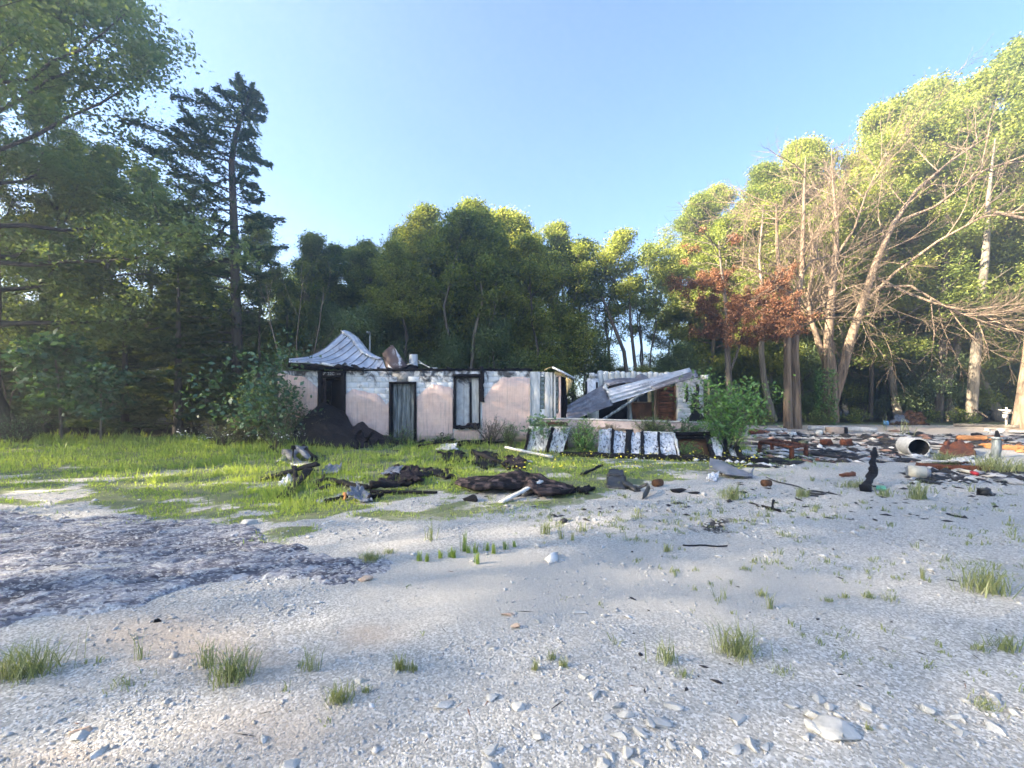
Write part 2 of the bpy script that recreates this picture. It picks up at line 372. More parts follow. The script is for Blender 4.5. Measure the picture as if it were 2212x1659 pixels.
def sootmask(x, y):
    px, py = toimg(x, y)
    a = np.exp(-(((px - 1880) / 300) ** 2 + ((y - 14.5) / 3.0) ** 2)) * sstep(.42, .56, fbm(x * .7, y * 2.2, 61, 5))
    b_ = np.exp(-(((px - 2150) / 180) ** 2 + ((y - 9.2) / .7) ** 2)) * sstep(.40, .5, fbm(x * 1.2, y * 3, 62, 5)) * .9
    c = np.exp(-(((x + 1.5) / 4.5) ** 2 + ((y - 14.3) / .7) ** 2))
    d = np.exp(-(((px - 1560) / 90) ** 2 + ((py - 1135) / 22) ** 2)) * sstep(.45, .6, fbm(x * 5, y * 5, 63)) * .8
    return np.clip(a * 1.4 + b_ + c * .7 + d, 0, 1)
def tanmask(x, y):  # tan gravel; warm sun dapples and sunlit strip put into the same tint
    px, py = toimg(x, y)
    t = 0
    for cx, cy, sx, sy, k in ((350, 1370, 150, 50, 1.), (480, 1430, 150, 40, .9), (620, 1590, 200, 70, .7), (800, 1375, 70, 26, .9), (160, 1280, 120, 40, .5), (150, 1640, 140, 30, .6)):
        t = t + k * np.exp(-(((px - cx) / sx) ** 2 + ((py - cy) / sy) ** 2))
    sun_warm = sstep(17, 19, y) * sstep(23.5, 22, y) * sstep(1600, 1700, px) * .6
    return np.clip(t * (.5 + fbm(x * 3, y * 3, 71)) + sun_warm, 0, 1)
def finemask(x, y):      # beaten fine gravel against loose white stone
    px, py = toimg(x, y)
    f = np.exp(-(((px - 1180) / 380) ** 2 + ((py - 1270) / 85) ** 2)) + .6 * np.exp(-(((px - 1700) / 500) ** 2 + ((py - 1260) / 60) ** 2))
    return np.clip(f * 1.2 + (fbm(x * 1.3, y * 1.3, 81) - .5) * 1.4, 0, 1)

def axis(core0, core1, step, far, grow=1.18):
    a = list(np.arange(core0, core1 + step / 2, step)); s = step
    lo, hi = [core0], [core1]
    while lo[-1] > -far: s *= grow; lo.append(lo[-1] - s)
    s = step
    while hi[-1] < far: s *= grow; hi.append(hi[-1] + s)
    return np.array(lo[:0:-1] + a + hi[1:])
gx = axis(-15, 23, .10, 280); gy = axis(.6, 20, .09, 280)
gx = np.unique(np.clip(gx, -288, 288)); gy = np.unique(np.clip(gy, -288, 288))
XX, YY = np.meshgrid(gx, gy, indexing='ij'); ZZ = gz(XX, YY)
I = np.arange(XX.size).reshape(XX.shape)
F = np.stack([I[:-1, :-1], I[1:, :-1], I[1:, 1:], I[:-1, 1:]], -1).reshape(-1, 4)
fx, fy = XX.ravel(), YY.ravel()
att = dict(grass=grassmask(fx, fy), litter=littermask(fx, fy), soot=sootmask(fx, fy), tan=tanmask(fx, fy), fine=finemask(fx, fy))
m, nt, bs, co, out = base('gravel_ground')
v1 = nd(nt, 'TexVoronoi', {'Vector': co, 'Scale': 85., 'Randomness': 1.})
v2 = nd(nt, 'TexVoronoi', {'Vector': co, 'Scale': 210., 'Randomness': 1.})
s1 = nd(nt, 'SeparateColor', {0: v1.outputs['Color']}).outputs[0]; s2 = nd(nt, 'SeparateColor', {0: v2.outputs['Color']}).outputs[1]
coarse = ramp(nt, s1, [(0, (.25, .235, .205)), (.40, (.38, .36, .315)), (.75, (.53, .505, .455)), (1, (.73, .71, .67))])
fine = ramp(nt, s2, [(0, (.34, .315, .27)), (.6, (.42, .395, .345)), (1, (.56, .535, .49))])
c = mix(nt, attr(nt, 'fine'), coarse, fine)
c = mix(nt, math_(nt, 'MULTIPLY', noise(nt, co, 1.4, 7, .65), .38), c, (.40, .38, .34))
c = mix(nt, math_(nt, 'MULTIPLY', attr(nt, 'tan'), .75), c, mix(nt, s2, (.42, .31, .21), (.60, .48, .36)))
gr = ramp(nt, noise(nt, co, 7, 8, .7), [(.25, (.10, .09, .055)), (.5, (.12, .15, .055)), (.8, (.20, .22, .09))])
gk = ramp(nt, math_(nt, 'ADD', attr(nt, 'grass'), math_(nt, 'MULTIPLY', math_(nt, 'SUBTRACT', noise(nt, co, 11, 6, .7), .5), .9)), [(.38, 0.), (.70, .88)])
c = mix(nt, gk, c, gr)
sk_ = ramp(nt, math_(nt, 'ADD', attr(nt, 'soot'), math_(nt, 'MULTIPLY', math_(nt, 'SUBTRACT', noise(nt, co, 9, 8, .75), .5), 1.2)), [(.35, 0.), (.6, .93)])
c = mix(nt, sk_, c, (.022, .021, .023))
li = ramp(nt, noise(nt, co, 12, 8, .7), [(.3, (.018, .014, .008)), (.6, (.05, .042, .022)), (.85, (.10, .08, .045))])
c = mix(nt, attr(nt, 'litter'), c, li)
nt.links.new(c, bs.inputs['Base Color']); bs.inputs['Roughness'].default_value = .95; bs.inputs['Specular IOR Level'].default_value = .15
bh = math_(nt, 'ADD', math_(nt, 'MULTIPLY', v1.outputs['Distance'], -1.), math_(nt, 'ADD', math_(nt, 'MULTIPLY', v2.outputs['Distance'], -.5), noise(nt, co, 60, 5)))
bump(nt, bs, bh, .5, .010)
tag(link('ground', mesh_np('ground', np.stack([fx, fy, ZZ.ravel()], -1), [F], m, None, True, att)), kind='structure')

# bedrock ledge that breaks through the gravel: flaggy steps, each with a real riser
lx = np.arange(-7.2, -.7, .022); ly = np.arange(2.55, 6.3, .022)
LX, LY = np.meshgrid(lx, ly, indexing='ij'); px, py = toimg(LX, LY)
edge = np.interp(px, [-700, 0, 150, 300, 450, 560, 640, 760, 880, 900], [1372, 1362, 1340, 1312, 1262, 1240, 1262, 1262, 1222, 1210]) - py
topb = py - np.interp(px, [-700, 0, 120, 260, 420, 520, 600, 720, 860, 900], [1092, 1104, 1122, 1112, 1112, 1128, 1165, 1195, 1205, 1215])
rightb = np.interp(py, [1100, 1140, 1200, 1240, 1360], [430, 560, 870, 880, 560]) - px
wob = (fbm(LX * 2.2, LY * 2.2, 91, 5) - .5)
mk = sstep(-.25, .4, np.minimum(np.minimum(edge / 40, topb / 22), rightb / 70) + wob * 1.5)
ang = R(11); U = LX * math.cos(ang) + LY * math.sin(ang); Vv = -LX * math.sin(ang) + LY * math.cos(ang)
def plates(u, v, su, sv, seed):
    """jittered cells: distance to the joint and one random number for each broken flag"""
    x, y = u * su, v * sv; f1 = np.full(x.shape, 9.); f2 = f1.copy(); idn = np.zeros(x.shape)
    for dx in (-1, 0, 1):
        for dy in (-1, 0, 1):
            cx, cy = np.floor(x) + dx, np.floor(y) + dy
            d = np.hypot(cx + .1 + .8 * _hash(cx, cy, seed) - x, cy + .1 + .8 * _hash(cx, cy, seed + 1) - y)
            near = d < f1; f2 = np.where(near, f1, np.minimum(f2, d)); idn = np.where(near, _hash(cx, cy, seed + 2), idn); f1 = np.where(near, d, f1)
    return f2 - f1, idn
wu = U + .12 * (fbm(U * 3, Vv * 3, 131, 4) - .5) * 2; wv = Vv + .10 * (fbm(U * 3, Vv * 3, 135, 4) - .5) * 2
e1, id1 = plates(wu, wv, 2.2, 6.0, 141); e2, id2 = plates(wu, wv, 9.0, 20., 151)
h = fbm(U * .8, Vv * 2.2, 93, 5) * 7 + wob
st = np.floor(h) + sstep(.82, 1., h - np.floor(h))
cr = np.clip(1 - e1 / .06, 0, 1) + .5 * np.clip(1 - e2 / .16, 0, 1)
hz_ = .011 * (st - st.min()) - .022 + .030 * (id1 - .5) * .7 + .018 * (id2 - .5) - .014 * cr + .008 * (fbm(U * 9, Vv * 18, 95, 4) - .5)
mkn = np.clip(mk * 1.15 + (fbm(LX * 6, LY * 9, 99, 4) - .5) * .9, 0, 1)
LZ = gz(LX, LY) + np.where(mk > .02, np.minimum(hz_, .055) * mk + .012 * mk, 0) - .05 * (1 - mk) - .004
crev = np.clip(cr, 0, 1); flag = .35 * id1 + .65 * id2
m, nt, bs, co, out = base('ledge_rock')
f = math_(nt, 'ADD', math_(nt, 'MULTIPLY', attr(nt, 'flag'), .45), math_(nt, 'MULTIPLY', noise(nt, co, 2.2, 12, .75, (1, 1.9, 1)), .72))
c = ramp(nt, f, [(.40, (.06, .06, .075)), (.53, (.15, .15, .175)), (.62, (.26, .26, .29)), (.76, (.44, .44, .445))])
c = mix(nt, ramp(nt, noise(nt, co, .9, 8, .7, (1, 1.6, 1)), [(.50, 0.), (.62, .35)]), c, (.09, .09, .12))
c = mix(nt, math_(nt, 'MULTIPLY', attr(nt, 'crev'), .75), c, (.05, .046, .045))
gv = nd(nt, 'TexVoronoi', {'Vector': co, 'Scale': 85.}); gs = nd(nt, 'SeparateColor', {0: gv.outputs['Color']}).outputs[0]
gc = ramp(nt, gs, [(0, (.26, .25, .23)), (.40, (.40, .385, .36)), (.75, (.56, .545, .515)), (1, (.72, .71, .69))])
gv2 = nd(nt, 'TexVoronoi', {'Vector': nd(nt, 'Mapping', {'Vector': co, 'Scale': (1, 2, 1)}).outputs[0], 'Scale': 34.}); gs2 = nd(nt, 'SeparateColor', {0: gv2.outputs['Color']}).outputs[1]
c = mix(nt, ramp(nt, gs2, [(.70, 0.), (.78, .75)]), c, gc)
c = mix(nt, ramp(nt, gs2, [(.16, .6), (.22, 0.)]), c, (.06, .06, .075))
c = mix(nt, ramp(nt, math_(nt, 'ADD', attr(nt, 'mk'), math_(nt, 'MULTIPLY', math_(nt, 'SUBTRACT', noise(nt, co, 6, 10, .75, (1, 2.4, 1)), .5), 1.3)), [(.50, 1.), (.82, 0.)]), c, gc)
nt.links.new(c, bs.inputs['Base Color']); bs.inputs['Roughness'].default_value = .9; bs.inputs['Specular IOR Level'].default_value = .15
bump(nt, bs, noise(nt, co, 24, 12, .8, (1, 1.8, 1)), .8, .015)
I = np.arange(LX.size).reshape(LX.shape)
F = np.stack([I[:-1, :-1], I[1:, :-1], I[1:, 1:], I[:-1, 1:]], -1).reshape(-1, 4)
keep = (mk.ravel()[F] > .01).any(1)
tag(link('bedrock_ledge', mesh_np('bedrock_ledge', np.stack([LX, LY, LZ], -1), [F[keep]], m, None, False, dict(crev=crev.ravel(), mk=mkn.ravel(), flag=flag.ravel()))), kind='structure')
def ledge_at(x, y):
    px, py = toimg(x, y)
    e = np.interp(px, [-700, 0, 150, 300, 450, 560, 640, 760, 880], [1372, 1362, 1340, 1312, 1262, 1240, 1262, 1262, 1222]) - py
    t = py - np.interp(px, [-700, 0, 120, 260, 420, 520, 600, 720, 860], [1092, 1104, 1122, 1112, 1112, 1128, 1165, 1195, 1205])
    return (e > 0) & (t > 0) & (px < 880)

# loose gravel: crushed stone, real chips, thinning with distance
rg = np.random.default_rng(7)
N = 40000
yy = np.exp(rg.uniform(math.log(1.35), math.log(8.5), N)); xx = rg.uniform(-1.45, 1.45, N) * yy
size = .0056 * np.exp(rg.normal(0, .5, N)) * np.clip(yy / 2.2, .8, 2.6)
pile = fbm(xx * 1.6, yy * 1.6, 101, 4)
ok = (rg.uniform(0, 1, N) < np.clip((pile - .40) * 3.6, .05, 1)) & (rg.uniform(0, 1, N) > grassmask(xx, yy) * .9) & ~(ledge_at(xx, yy) & (rg.uniform(0, 1, N) < .5))
ok &= rg.uniform(0, 1, N) > finemask(xx, yy) * .75
xx, yy, size = xx[ok], yy[ok], size[ok]; N = len(xx)
octa = np.array([(1, 0, 0), (0, 1, 0), (-1, 0, 0), (0, -1, 0), (0, 0, 1), (0, 0, -1)], float)
of = np.array([(0, 1, 4), (1, 2, 4), (2, 3, 4), (3, 0, 4), (1, 0, 5), (2, 1, 5), (3, 2, 5), (0, 3, 5)])
V = octa[None] * rg.uniform(.55, 1.25, (N, 6, 1)) + rg.normal(0, .22, (N, 6, 3))
V *= np.stack([rg.uniform(.8, 1.5, N), rg.uniform(.6, 1.1, N), rg.uniform(.35, .75, N)], -1)[:, None]
a = rg.uniform(0, 6.28, N); ca, sa = np.cos(a)[:, None], np.sin(a)[:, None]
x2 = V[..., 0] * ca - V[..., 1] * sa; y2 = V[..., 0] * sa + V[..., 1] * ca; V[..., 0], V[..., 1] = x2, y2
V = V * size[:, None, None] + np.stack([xx, yy, gz(xx, yy) + size * .15], -1)[:, None]
F = (of[None] + (np.arange(N) * 6)[:, None, None]).reshape(-1, 3)
M['gravel'] = None
m, nt, bs, co, out = base('loose_gravel')
c = ramp(nt, attr(nt, 'tone'), [(0, (.30, .29, .27)), (.5, (.47, .46, .435)), (.85, (.62, .61, .585)), (1, (.76, .75, .73))])
c = mix(nt, math_(nt, 'MULTIPLY', attr(nt, 'tan'), .5), c, (.50, .38, .27))
c = mix(nt, math_(nt, 'MULTIPLY', noise(nt, co, 60, 4), .3), c, (.3, .29, .28))
nt.links.new(c, bs.inputs['Base Color']); bs.inputs['Roughness'].default_value = .95; bs.inputs['Specular IOR Level'].default_value = .15
tone = np.repeat(np.clip(rg.beta(2, 2.2, N), 0, 1), 6)
tag(link('gravel', mesh_np('gravel', V, [F], m, tone, False, dict(tan=np.repeat(tanmask(xx, yy), 6)))), kind='stuff')

# ------------------------------------------------------------------ grass and weeds
def blades(x, y, h, w, rg, lean=.45, z=None, segs=2):
    """each blade: a bent tapering strip (quad + tip triangle)"""
    n = len(x); z = gz(x, y) - .01 if z is None else z
    a = rg.uniform(0, 6.283, n); d = np.stack([np.cos(a), np.sin(a)], -1); b = rg.uniform(0, 6.283, n)
    sdir = np.stack([np.cos(b), np.sin(b), 0 * b], -1) * (w / 2)[:, None]
    ln = rg.uniform(.15, 1, n) * lean
    p0 = np.stack([x, y, z], -1)
    p1 = p0 + np.stack([d[:, 0] * ln * h * .35, d[:, 1] * ln * h * .35, h * .6], -1)
    p2 = p0 + np.stack([d[:, 0] * ln * h, d[:, 1] * ln * h, h * (1 - .3 * ln)], -1)
    V = np.stack([p0 - sdir, p0 + sdir, p1 + sdir * .8, p1 - sdir * .8, p2], 1)
    o = (np.arange(n) * 5)[:, None]
    return V.reshape(-1, 3), [np.array([[0, 1, 2, 3]]) + o, np.array([[3, 2, 4]]) + o]
rg = np.random.default_rng(11)
n = 330000
yy = np.exp(rg.uniform(math.log(4.5), math.log(17.5), n)); xx = rg.uniform(-1.5, 1.32, n) * yy
g = grassmask(xx, yy); lit = littermask(xx, yy)
clump = fbm(xx * 3, yy * 3, 111, 3)
inhouse = ((xx > PX(640, 14.7)) & (xx < 1.8) & (yy > 14.62)) | ((xx > 1.2) & (xx < 7.2) & (yy > 13))
ok = (rg.uniform(0, 1, n) < g * np.clip((clump - .34) * 3.2, .06, 1)) & (lit < .6) & ~inhouse & (sootmask(xx, yy) < .45)
xx, yy = xx[ok], yy[ok]; n = len(xx)
px, py = toimg(xx, yy)
tall = 1 + 1.3 * np.exp(-(((px - 560) / 130) ** 2 + ((yy - 13) / 1.4) ** 2)) + .8 * sstep(12.2, 13.5, yy) * (px > 880) * (px < 1180) + .5 * sstep(12, 15, yy) * (px < 480)
b = np.interp(px, BX, BY) - py
short = sstep(0, 90, b) * .75 + .25
h = rg.gamma(3, .33, n) * .095 * tall * short * (.6 + .8 * fbm(xx * .8, yy * .8, 115))
V, F = blades(xx, yy, h, .006 + .0011 * yy * rg.uniform(.5, 1.2, n), rg)
tone = np.repeat(np.clip(.15 + .8 * fbm(xx * .6, yy * .9, 117) + rg.normal(0, .16, n), 0, 1), 5)
tag(link('grass', mesh_np('grass', V, F, M['grass'], tone)), kind='stuff')

# thin weeds standing singly all over the open gravel
n = 9500
yy = np.exp(rg.uniform(math.log(2.0), math.log(12.5), n)); xx = rg.uniform(-1.3, 1.35, n) * yy; px, py = toimg(xx, yy)
den = .75 * np.exp(-(((px - 1850) / 430) ** 2 + ((py - 1180) / 90) ** 2)) + .75 * np.exp(-(((px - 1250) / 350) ** 2 + ((py - 1110) / 45) ** 2)) + .35 * np.exp(-(((px - 2000) / 260) ** 2 + ((py - 1380) / 110) ** 2)) + .012
ok = (rg.uniform(0, 1, n) < den * sstep(.40, .58, fbm(xx * 1.3, yy * 1.3, 121))) & ~ledge_at(xx, yy)
cx_, cy_ = xx[ok], yy[ok]; k = 9
bx = np.repeat(cx_, k) + rg.normal(0, .022, len(cx_) * k) * np.repeat(np.clip(cy_ / 5, .5, 1.6), k); by = np.repeat(cy_, k) + rg.normal(0, .022, len(cx_) * k)
hh = np.repeat(rg.gamma(5, .2, len(cx_)) * .062 * np.clip(cy_ / 5, .6, 1.5), k) * rg.uniform(.5, 1.1, len(bx))
V, F = blades(bx, by, hh, .004 + .0009 * by, rg, .9)
tag(link('weeds', mesh_np('weeds', V, F, M['grass_pale'], np.repeat(rg.uniform(.1, .8, len(bx)), 5))), kind='stuff')

# small yellow and white wild flowers over the grass
n = 520; px = np.concatenate([rg.uniform(1080, 1640, 330), rg.uniform(380, 660, 190)]); py = np.concatenate([rg.uniform(985, 1034, 330), rg.uniform(948, 985, 190)])
Yf = EYE * FP / (py - HZ); xf = (px - CX) * Yf / FP; zf = gz(xf, Yf) + rg.uniform(.10, .28, n) + np.where(px < 700, .3, 0.)
sz_ = rg.uniform(.012, .026, n); a = rg.uniform(0, 6.28, n); dx = np.stack([np.cos(a), np.sin(a), .5 * np.sin(3 * a)], -1) * sz_[:, None]; dy = np.stack([-np.sin(a), np.cos(a), .8 * np.cos(2 * a)], -1) * sz_[:, None]
c_ = np.stack([xf, Yf, zf], -1); V = np.stack([c_ - dx, c_ + dy, c_ + dx, c_ - dy], 1).reshape(-1, 3)
m, nt, bs, co, out = base('wild_flower'); nt.links.new(ramp(nt, attr(nt, 'tone'), [(.4, (.75, .62, .05)), (.6, (.78, .77, .70))]), bs.inputs['Base Color'])
tag(link('wild_flowers', mesh_np('wild_flowers', V, [np.arange(n * 4).reshape(n, 4)], m, np.repeat(np.where(px < 700, .9, .1), 4))), kind='stuff')
# ------------------------------------------------------------------ trees
def leafcloud(c, size, rg, upb=.6, asp=.55, axis=None, droop=0.):
    n = len(c); size = np.broadcast_to(size, (n,)) * rg.uniform(.65, 1.3, n)
    nn = rg.normal(0, 1, (n, 3)); nn[:, 2] = np.abs(nn[:, 2]) + upb; nn /= np.linalg.norm(nn, axis=1, keepdims=True)
    d = rg.normal(0, 1, (n, 3)) if axis is None else axis + rg.normal(0, .35, (n, 3))
    d[:, 2] -= droop
    d -= nn * (d * nn).sum(1, keepdims=True) * (1. if axis is None else .5); d /= np.linalg.norm(d, axis=1, keepdims=True) + 1e-9
    w = np.cross(nn, d); w /= np.linalg.norm(w, axis=1, keepdims=True) + 1e-9
    s = size[:, None]
    V = np.stack([c - d * s * .5, c + w * s * .5 * asp + nn * s * .08, c + d * s * .5, c - w * s * .5 * asp + nn * s * .08], 1)
    F = np.arange(n * 4).reshape(n, 4)
    return V.reshape(-1, 3), F

def walk(rg, p, d, L, n, wob, up):
    pts = [np.array(p, float)]; d = np.array(d, float)
    for i in range(n):
        d = d + rg.normal(0, wob, 3); d[2] += up; d /= np.linalg.norm(d); pts.append(pts[-1] + d * L / n)
    return np.array(pts), d
def side(rg, d, ang):
    d = d / (np.linalg.norm(d) + 1e-9); r = rg.normal(0, 1, 3); r -= d * (r @ d); r /= np.linalg.norm(r) + 1e-9
    return d * math.cos(ang) + r * math.sin(ang)
def at(pts, f):
    k = f * (len(pts) - 1); i = min(int(k), len(pts) - 2); t = k - i
    return pts[i] * (1 - t) + pts[i + 1] * t, pts[i + 1] - pts[i]

def decid(seed, H, spread, r0, bare=.3, nl=15, leafn=14000, leafs=.17, sig=.42, lean=(0, 0), forks=1, shape=.62, lowup=.15, wob=.05, clump=1., nb=7):
    """tapered trunk(s), limbs, branches, twigs; leaves gathered in clumps round the twigs"""
    rg = np.random.default_rng(seed); b = B(); tips = []
    for fk in range(forks):
        n = 12; t = np.linspace(0, 1, n + 1)
        off = np.cumsum(rg.normal(0, wob * H / 14, (n + 1, 2)), 0); off[0] = 0
        a = fk * 6.283 / forks + rg.uniform(0, 1); sp = spread * .35 * (forks > 1)
        tp = np.stack([lean[0] * t ** 1.5 + off[:, 0] + math.cos(a) * sp * t, lean[1] * t ** 1.5 + off[:, 1] + math.sin(a) * sp * t, t * H * .96 * (1 - .08 * fk)], -1)
        tp[0, 2] = -.15
        rad = r0 / (forks ** .4) * (1 - t) ** .75 + .012; rad[0] *= 1.35
        b.tube(tp, rad, 8)
        for i in range(nl):
            f = bare + (1 - bare) * (i + rg.uniform(.2, .8)) / nl; p, d = at(tp, min(f, .985)); q = (f - bare) / (1 - bare)
            az = i * 2.4 + rg.uniform(-.5, .5) + a; el = lowup + (1.1 - lowup) * q ** 1.3 + rg.normal(0, .12)
            sh = math.sin(math.pi * min(.12 + .88 * q ** shape, 1)) * .85 + .10 + .12 * (1 - q)
            L = spread * sh * rg.uniform(.7, 1.2)
            d0 = np.array([math.cos(az) * math.cos(el), math.sin(az) * math.cos(el), math.sin(el)])
            lp, ld = walk(rg, p, d0, L, 6, .13, .06)
            lr = np.linspace(.32, .06, 7) * rad[min(int(f * n), n - 1)] + .008; b.tube(lp, lr, 5)
            for j in range(nb):
                g = .24 + .76 * (j + rg.uniform(0, 1)) / nb; bp, bd = at(lp, min(g, .99))
                Lb = L * rg.uniform(.22, .42)
                pp, pd = walk(rg, bp, side(rg, bd, rg.uniform(.5, 1.0)), Lb, 4, .16, .05); b.tube(pp, np.linspace(.016, .006, 5), 3)
                for k_ in range(3):
                    c, cd = at(pp, rg.uniform(.35, 1)); tips.append((c, rg.uniform(.4, 1.3)))
            tips.append((lp[-1], 1.2))
    tp_ = np.array([t_[0] for t_ in tips]); w = np.array([t_[1] for t_ in tips]) ** clump; w /= w.sum()
    idx = rg.choice(len(tp_), leafn, p=w)
    c = tp_[idx] + rg.normal(0, 1, (leafn, 3)) * np.array([sig, sig, sig * .62])
    V, F = leafcloud(c, leafs, rg)
    tt = rg.uniform(-.18, .18, len(tp_))
    tone = np.repeat(np.clip(.5 + tt[idx] + rg.normal(0, .14, leafn), 0, 1), 4)
    b.flush()
    return (np.concatenate(b.V), b.F), (V, [F], tone)

def cedar(seed, H, spread, r0, bare=.08, nl=46, leafn=15000, leafs=.26, lean=(0, 0), droop=.15, layer=1., top=.06, trunkpts=None, oneside=None, up=0.0):
    """conifer: a leader with tiers of flat, slightly drooping fans"""
    rg = np.random.default_rng(seed); b = B(); cs, ax = [], []
    n = 14; t = np.linspace(0, 1, n + 1)
    tp = np.stack([lean[0] * t ** 2, lean[1] * t ** 2, t * H], -1) if trunkpts is None else np.array(trunkpts, float)
    n = len(tp) - 1; t = np.linspace(0, 1, n + 1)
    tp[0, 2] = -.15; rad = r0 * (1 - t) ** .9 + .015; rad[0] *= 1.3; b.tube(tp, rad, 8)
    per = max(leafn // nl, 1)
    for i in range(nl):
        f = bare + (1 - bare) * (i + rg.uniform(0, 1)) / nl; p, d = at(tp, min(f, .99)); q = (f - bare) / (1 - bare)
        az = i * 2.4 + rg.uniform(-.6, .6); L = spread * ((1 - q) ** layer * .95 + top) * rg.uniform(.55, 1.2)
        if oneside is not None:
            kk = .5 + .5 * math.cos(az - oneside); L *= .42 + .78 * kk
        el = rg.normal(.05 + up + .22 * q, .1)
        lp, ld = walk(rg, p, (math.cos(az) * math.cos(el), math.sin(az) * math.cos(el), math.sin(el)), L, 6, .07, -.03)
        lp[-2:, 2] += .04 * L
        b.tube(lp, np.linspace(.035 * L / 3 + .012, .006, 7), 4)
        m_ = int(per * np.clip(L / spread * 1.9, .25, 2))
        g = rg.beta(1.6, 1.1, m_) * .9 + .12; g = np.clip(g, 0, 1)
        k = np.minimum((g * 6).astype(int), 5); r = (g * 6 - k)[:, None]; c = lp[k] * (1 - r) + lp[k + 1] * r
        dr = (lp[-1] - lp[0]) / (np.linalg.norm(lp[-1] - lp[0]) + 1e-9); sd_ = np.cross(dr, [0, 0, 1.]); sd_ /= np.linalg.norm(sd_) + 1e-9
        off = rg.normal(0, 1, m_) * (.13 * L * (1.25 - g)); off2 = np.round(off / (.16 * L + .01)) * .16 * L * .5 + off * .5
        c = c + sd_ * off2[:, None] + dr * (np.abs(off2) * .6)[:, None]; c[:, 2] += rg.normal(0, .07, m_) - np.abs(off) * droop
        cs.append(c); ax.append(dr + sd_ * (np.sign(off) * .8)[:, None])
    c = np.concatenate(cs); a = np.concatenate(ax)
    V, F = leafcloud(c, leafs, rg, .5, .36, a, .12)
    b.flush()
    return (np.concatenate(b.V), b.F), (V, [F], np.repeat(np.clip(rg.normal(.5, .22, len(c)), 0, 1), 4))

def treemesh(name, geo, bark, leaf):
    (tv, tf), (lv, lf, lt) = geo
    return (mesh_np(name + '_trunk', tv, tf, M[bark], None, True), mesh_np(name + '_crown', lv, lf, M[leaf], lt))
def plant(ms, name, x, y, rot, sc, label, group=None, cat='tree', crown='crown', trunk='trunk', sz=None):
    o = empty(name, (x, y, gz(np.array([x]), np.array([y]))[0]), label, cat, group)
    o.rotation_euler = (0, 0, rot); o.scale = (sc, sc, sz or sc)
    link(trunk, ms[0], o); link(crown, ms[1], o)
    return o

rg = np.random.default_rng(5)
maple = [treemesh('maple', decid(100 + i, 14, 3.8, .17, .20, 20, 40000, .15, .28, nb=9, wob=.16, lean=(rg.normal(0, .7), 0)), 'bark_pale', 'leaf') for i in range(4)]
slim = [treemesh('slim_tree', decid(130 + i, 14, 2.3, .12, .58, 11, 11000, .18, .34, wob=.2, forks=1 + i, lean=(.6 - i, 0)), 'bark', 'leaf') for i in range(3)]
tall = [treemesh('tall_tree', decid(160 + i, 24, 6.2, .30, .18, 28, 84000, .19, .40, nb=10, wob=.14), 'bark', 'leaf') for i in range(3)]
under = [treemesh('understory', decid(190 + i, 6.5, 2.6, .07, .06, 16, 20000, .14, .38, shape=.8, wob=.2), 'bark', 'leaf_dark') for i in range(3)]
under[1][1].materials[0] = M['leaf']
ced = [treemesh('cedar', cedar(200 + i, 11, 2.9, .18, .05, 60, 24000, .21), 'bark', 'leaf_cedar') for i in range(2)]

def tree_at(ms, px, Y, top, label, H0, name='broadleaf_tree', group=None, rot=None, cat='tree', wide=1.):
    """tree whose foot stands Y metres away on the bearing px and whose top reaches the height top"""
    s = (PZ(top, Y)) / H0; rt = rg.uniform(0, 6.28) if rot is None else rot
    o = plant(ms, name, PX(px, Y), Y, rt, s * wide, label, group, cat, sz=s)
    return o

# --- behind the house, reading along the tree line
for px, Y, top, ms, lab in (
    (690, 25, 497, maple[0], 'yellow green tree rising behind the crumpled metal roof'),
    (752, 29, 540, maple[1], 'lower hazy tree between the leaning cedar and the tall grove'),
    (818, 26, 518, maple[2], 'rounded pale tree starting the grove above the folded brown roof sheet'),
    (880, 27, 492, maple[3], 'bushy tree in the grove above the wall vent pipe'),
    (962, 25, 438, maple[1], 'second tallest tree of the grove, with a pale bare lower trunk'),
    (1032, 25, 422, maple[0], 'tallest sunlit tree of the grove behind the house'),
    (1112, 26.5, 438, slim[0], 'narrow pointed tree just beside the tallest tree of the grove'),
    (1160, 26, 450, maple[2], 'dense tree whose top stands above the burnt window'),
    (1205, 27, 492, maple[3], 'shaded tree closing the grove beside the bright sky gap'),
    (655, 27, 512, maple[2], 'hazy tree just past the yellow green one'),
    (728, 26, 518, maple[3], 'pale tree filling the tree line above the brown roof scrap'),
    (776, 28, 522, maple[0], 'far tree filling the dip above the folded roof sheet'),
    (852, 28.5, 498, maple[1], 'far feathery tree above the vent pipe'),
    (916, 26.5, 468, maple[2], 'tree joining the bushy one to the second tallest'),
    (1000, 28, 446, maple[3], 'far crown between the two tallest trees of the grove'),
    (1086, 28, 448, maple[1], 'far crown behind the narrow pointed tree'),
    (1188, 28, 472, maple[0], 'far crown on the falling end of the grove'),
    (1252, 28.5, 500, slim[0], 'open thin tree at the last end of the grove'),
    (1065, 23, 560, slim[1], 'slim forked tree with two pale stems in front of the grove'),
    (1330, 27, 486, slim[0], 'thin dark stemmed tree standing alone before the bright gap'),
    (1392, 28, 505, slim[2], 'leaning slender tree before the bright gap above the metal shed roof'),
    (1440, 30, 520, slim[1], 'open twin stemmed tree beside the rust brown cedar'),
    (1300, 29, 575, slim[2], 'small crooked tree leaning away from the bright gap')):
    tree_at(ms, px, Y, top, lab, 14.3 if ms is not slim[2] else 14)
pale = []
for t_, c_ in slim[:2]:
    q_ = t_.copy(); q_.materials[0] = M['bark_pale']; pale.append((q_, c_))
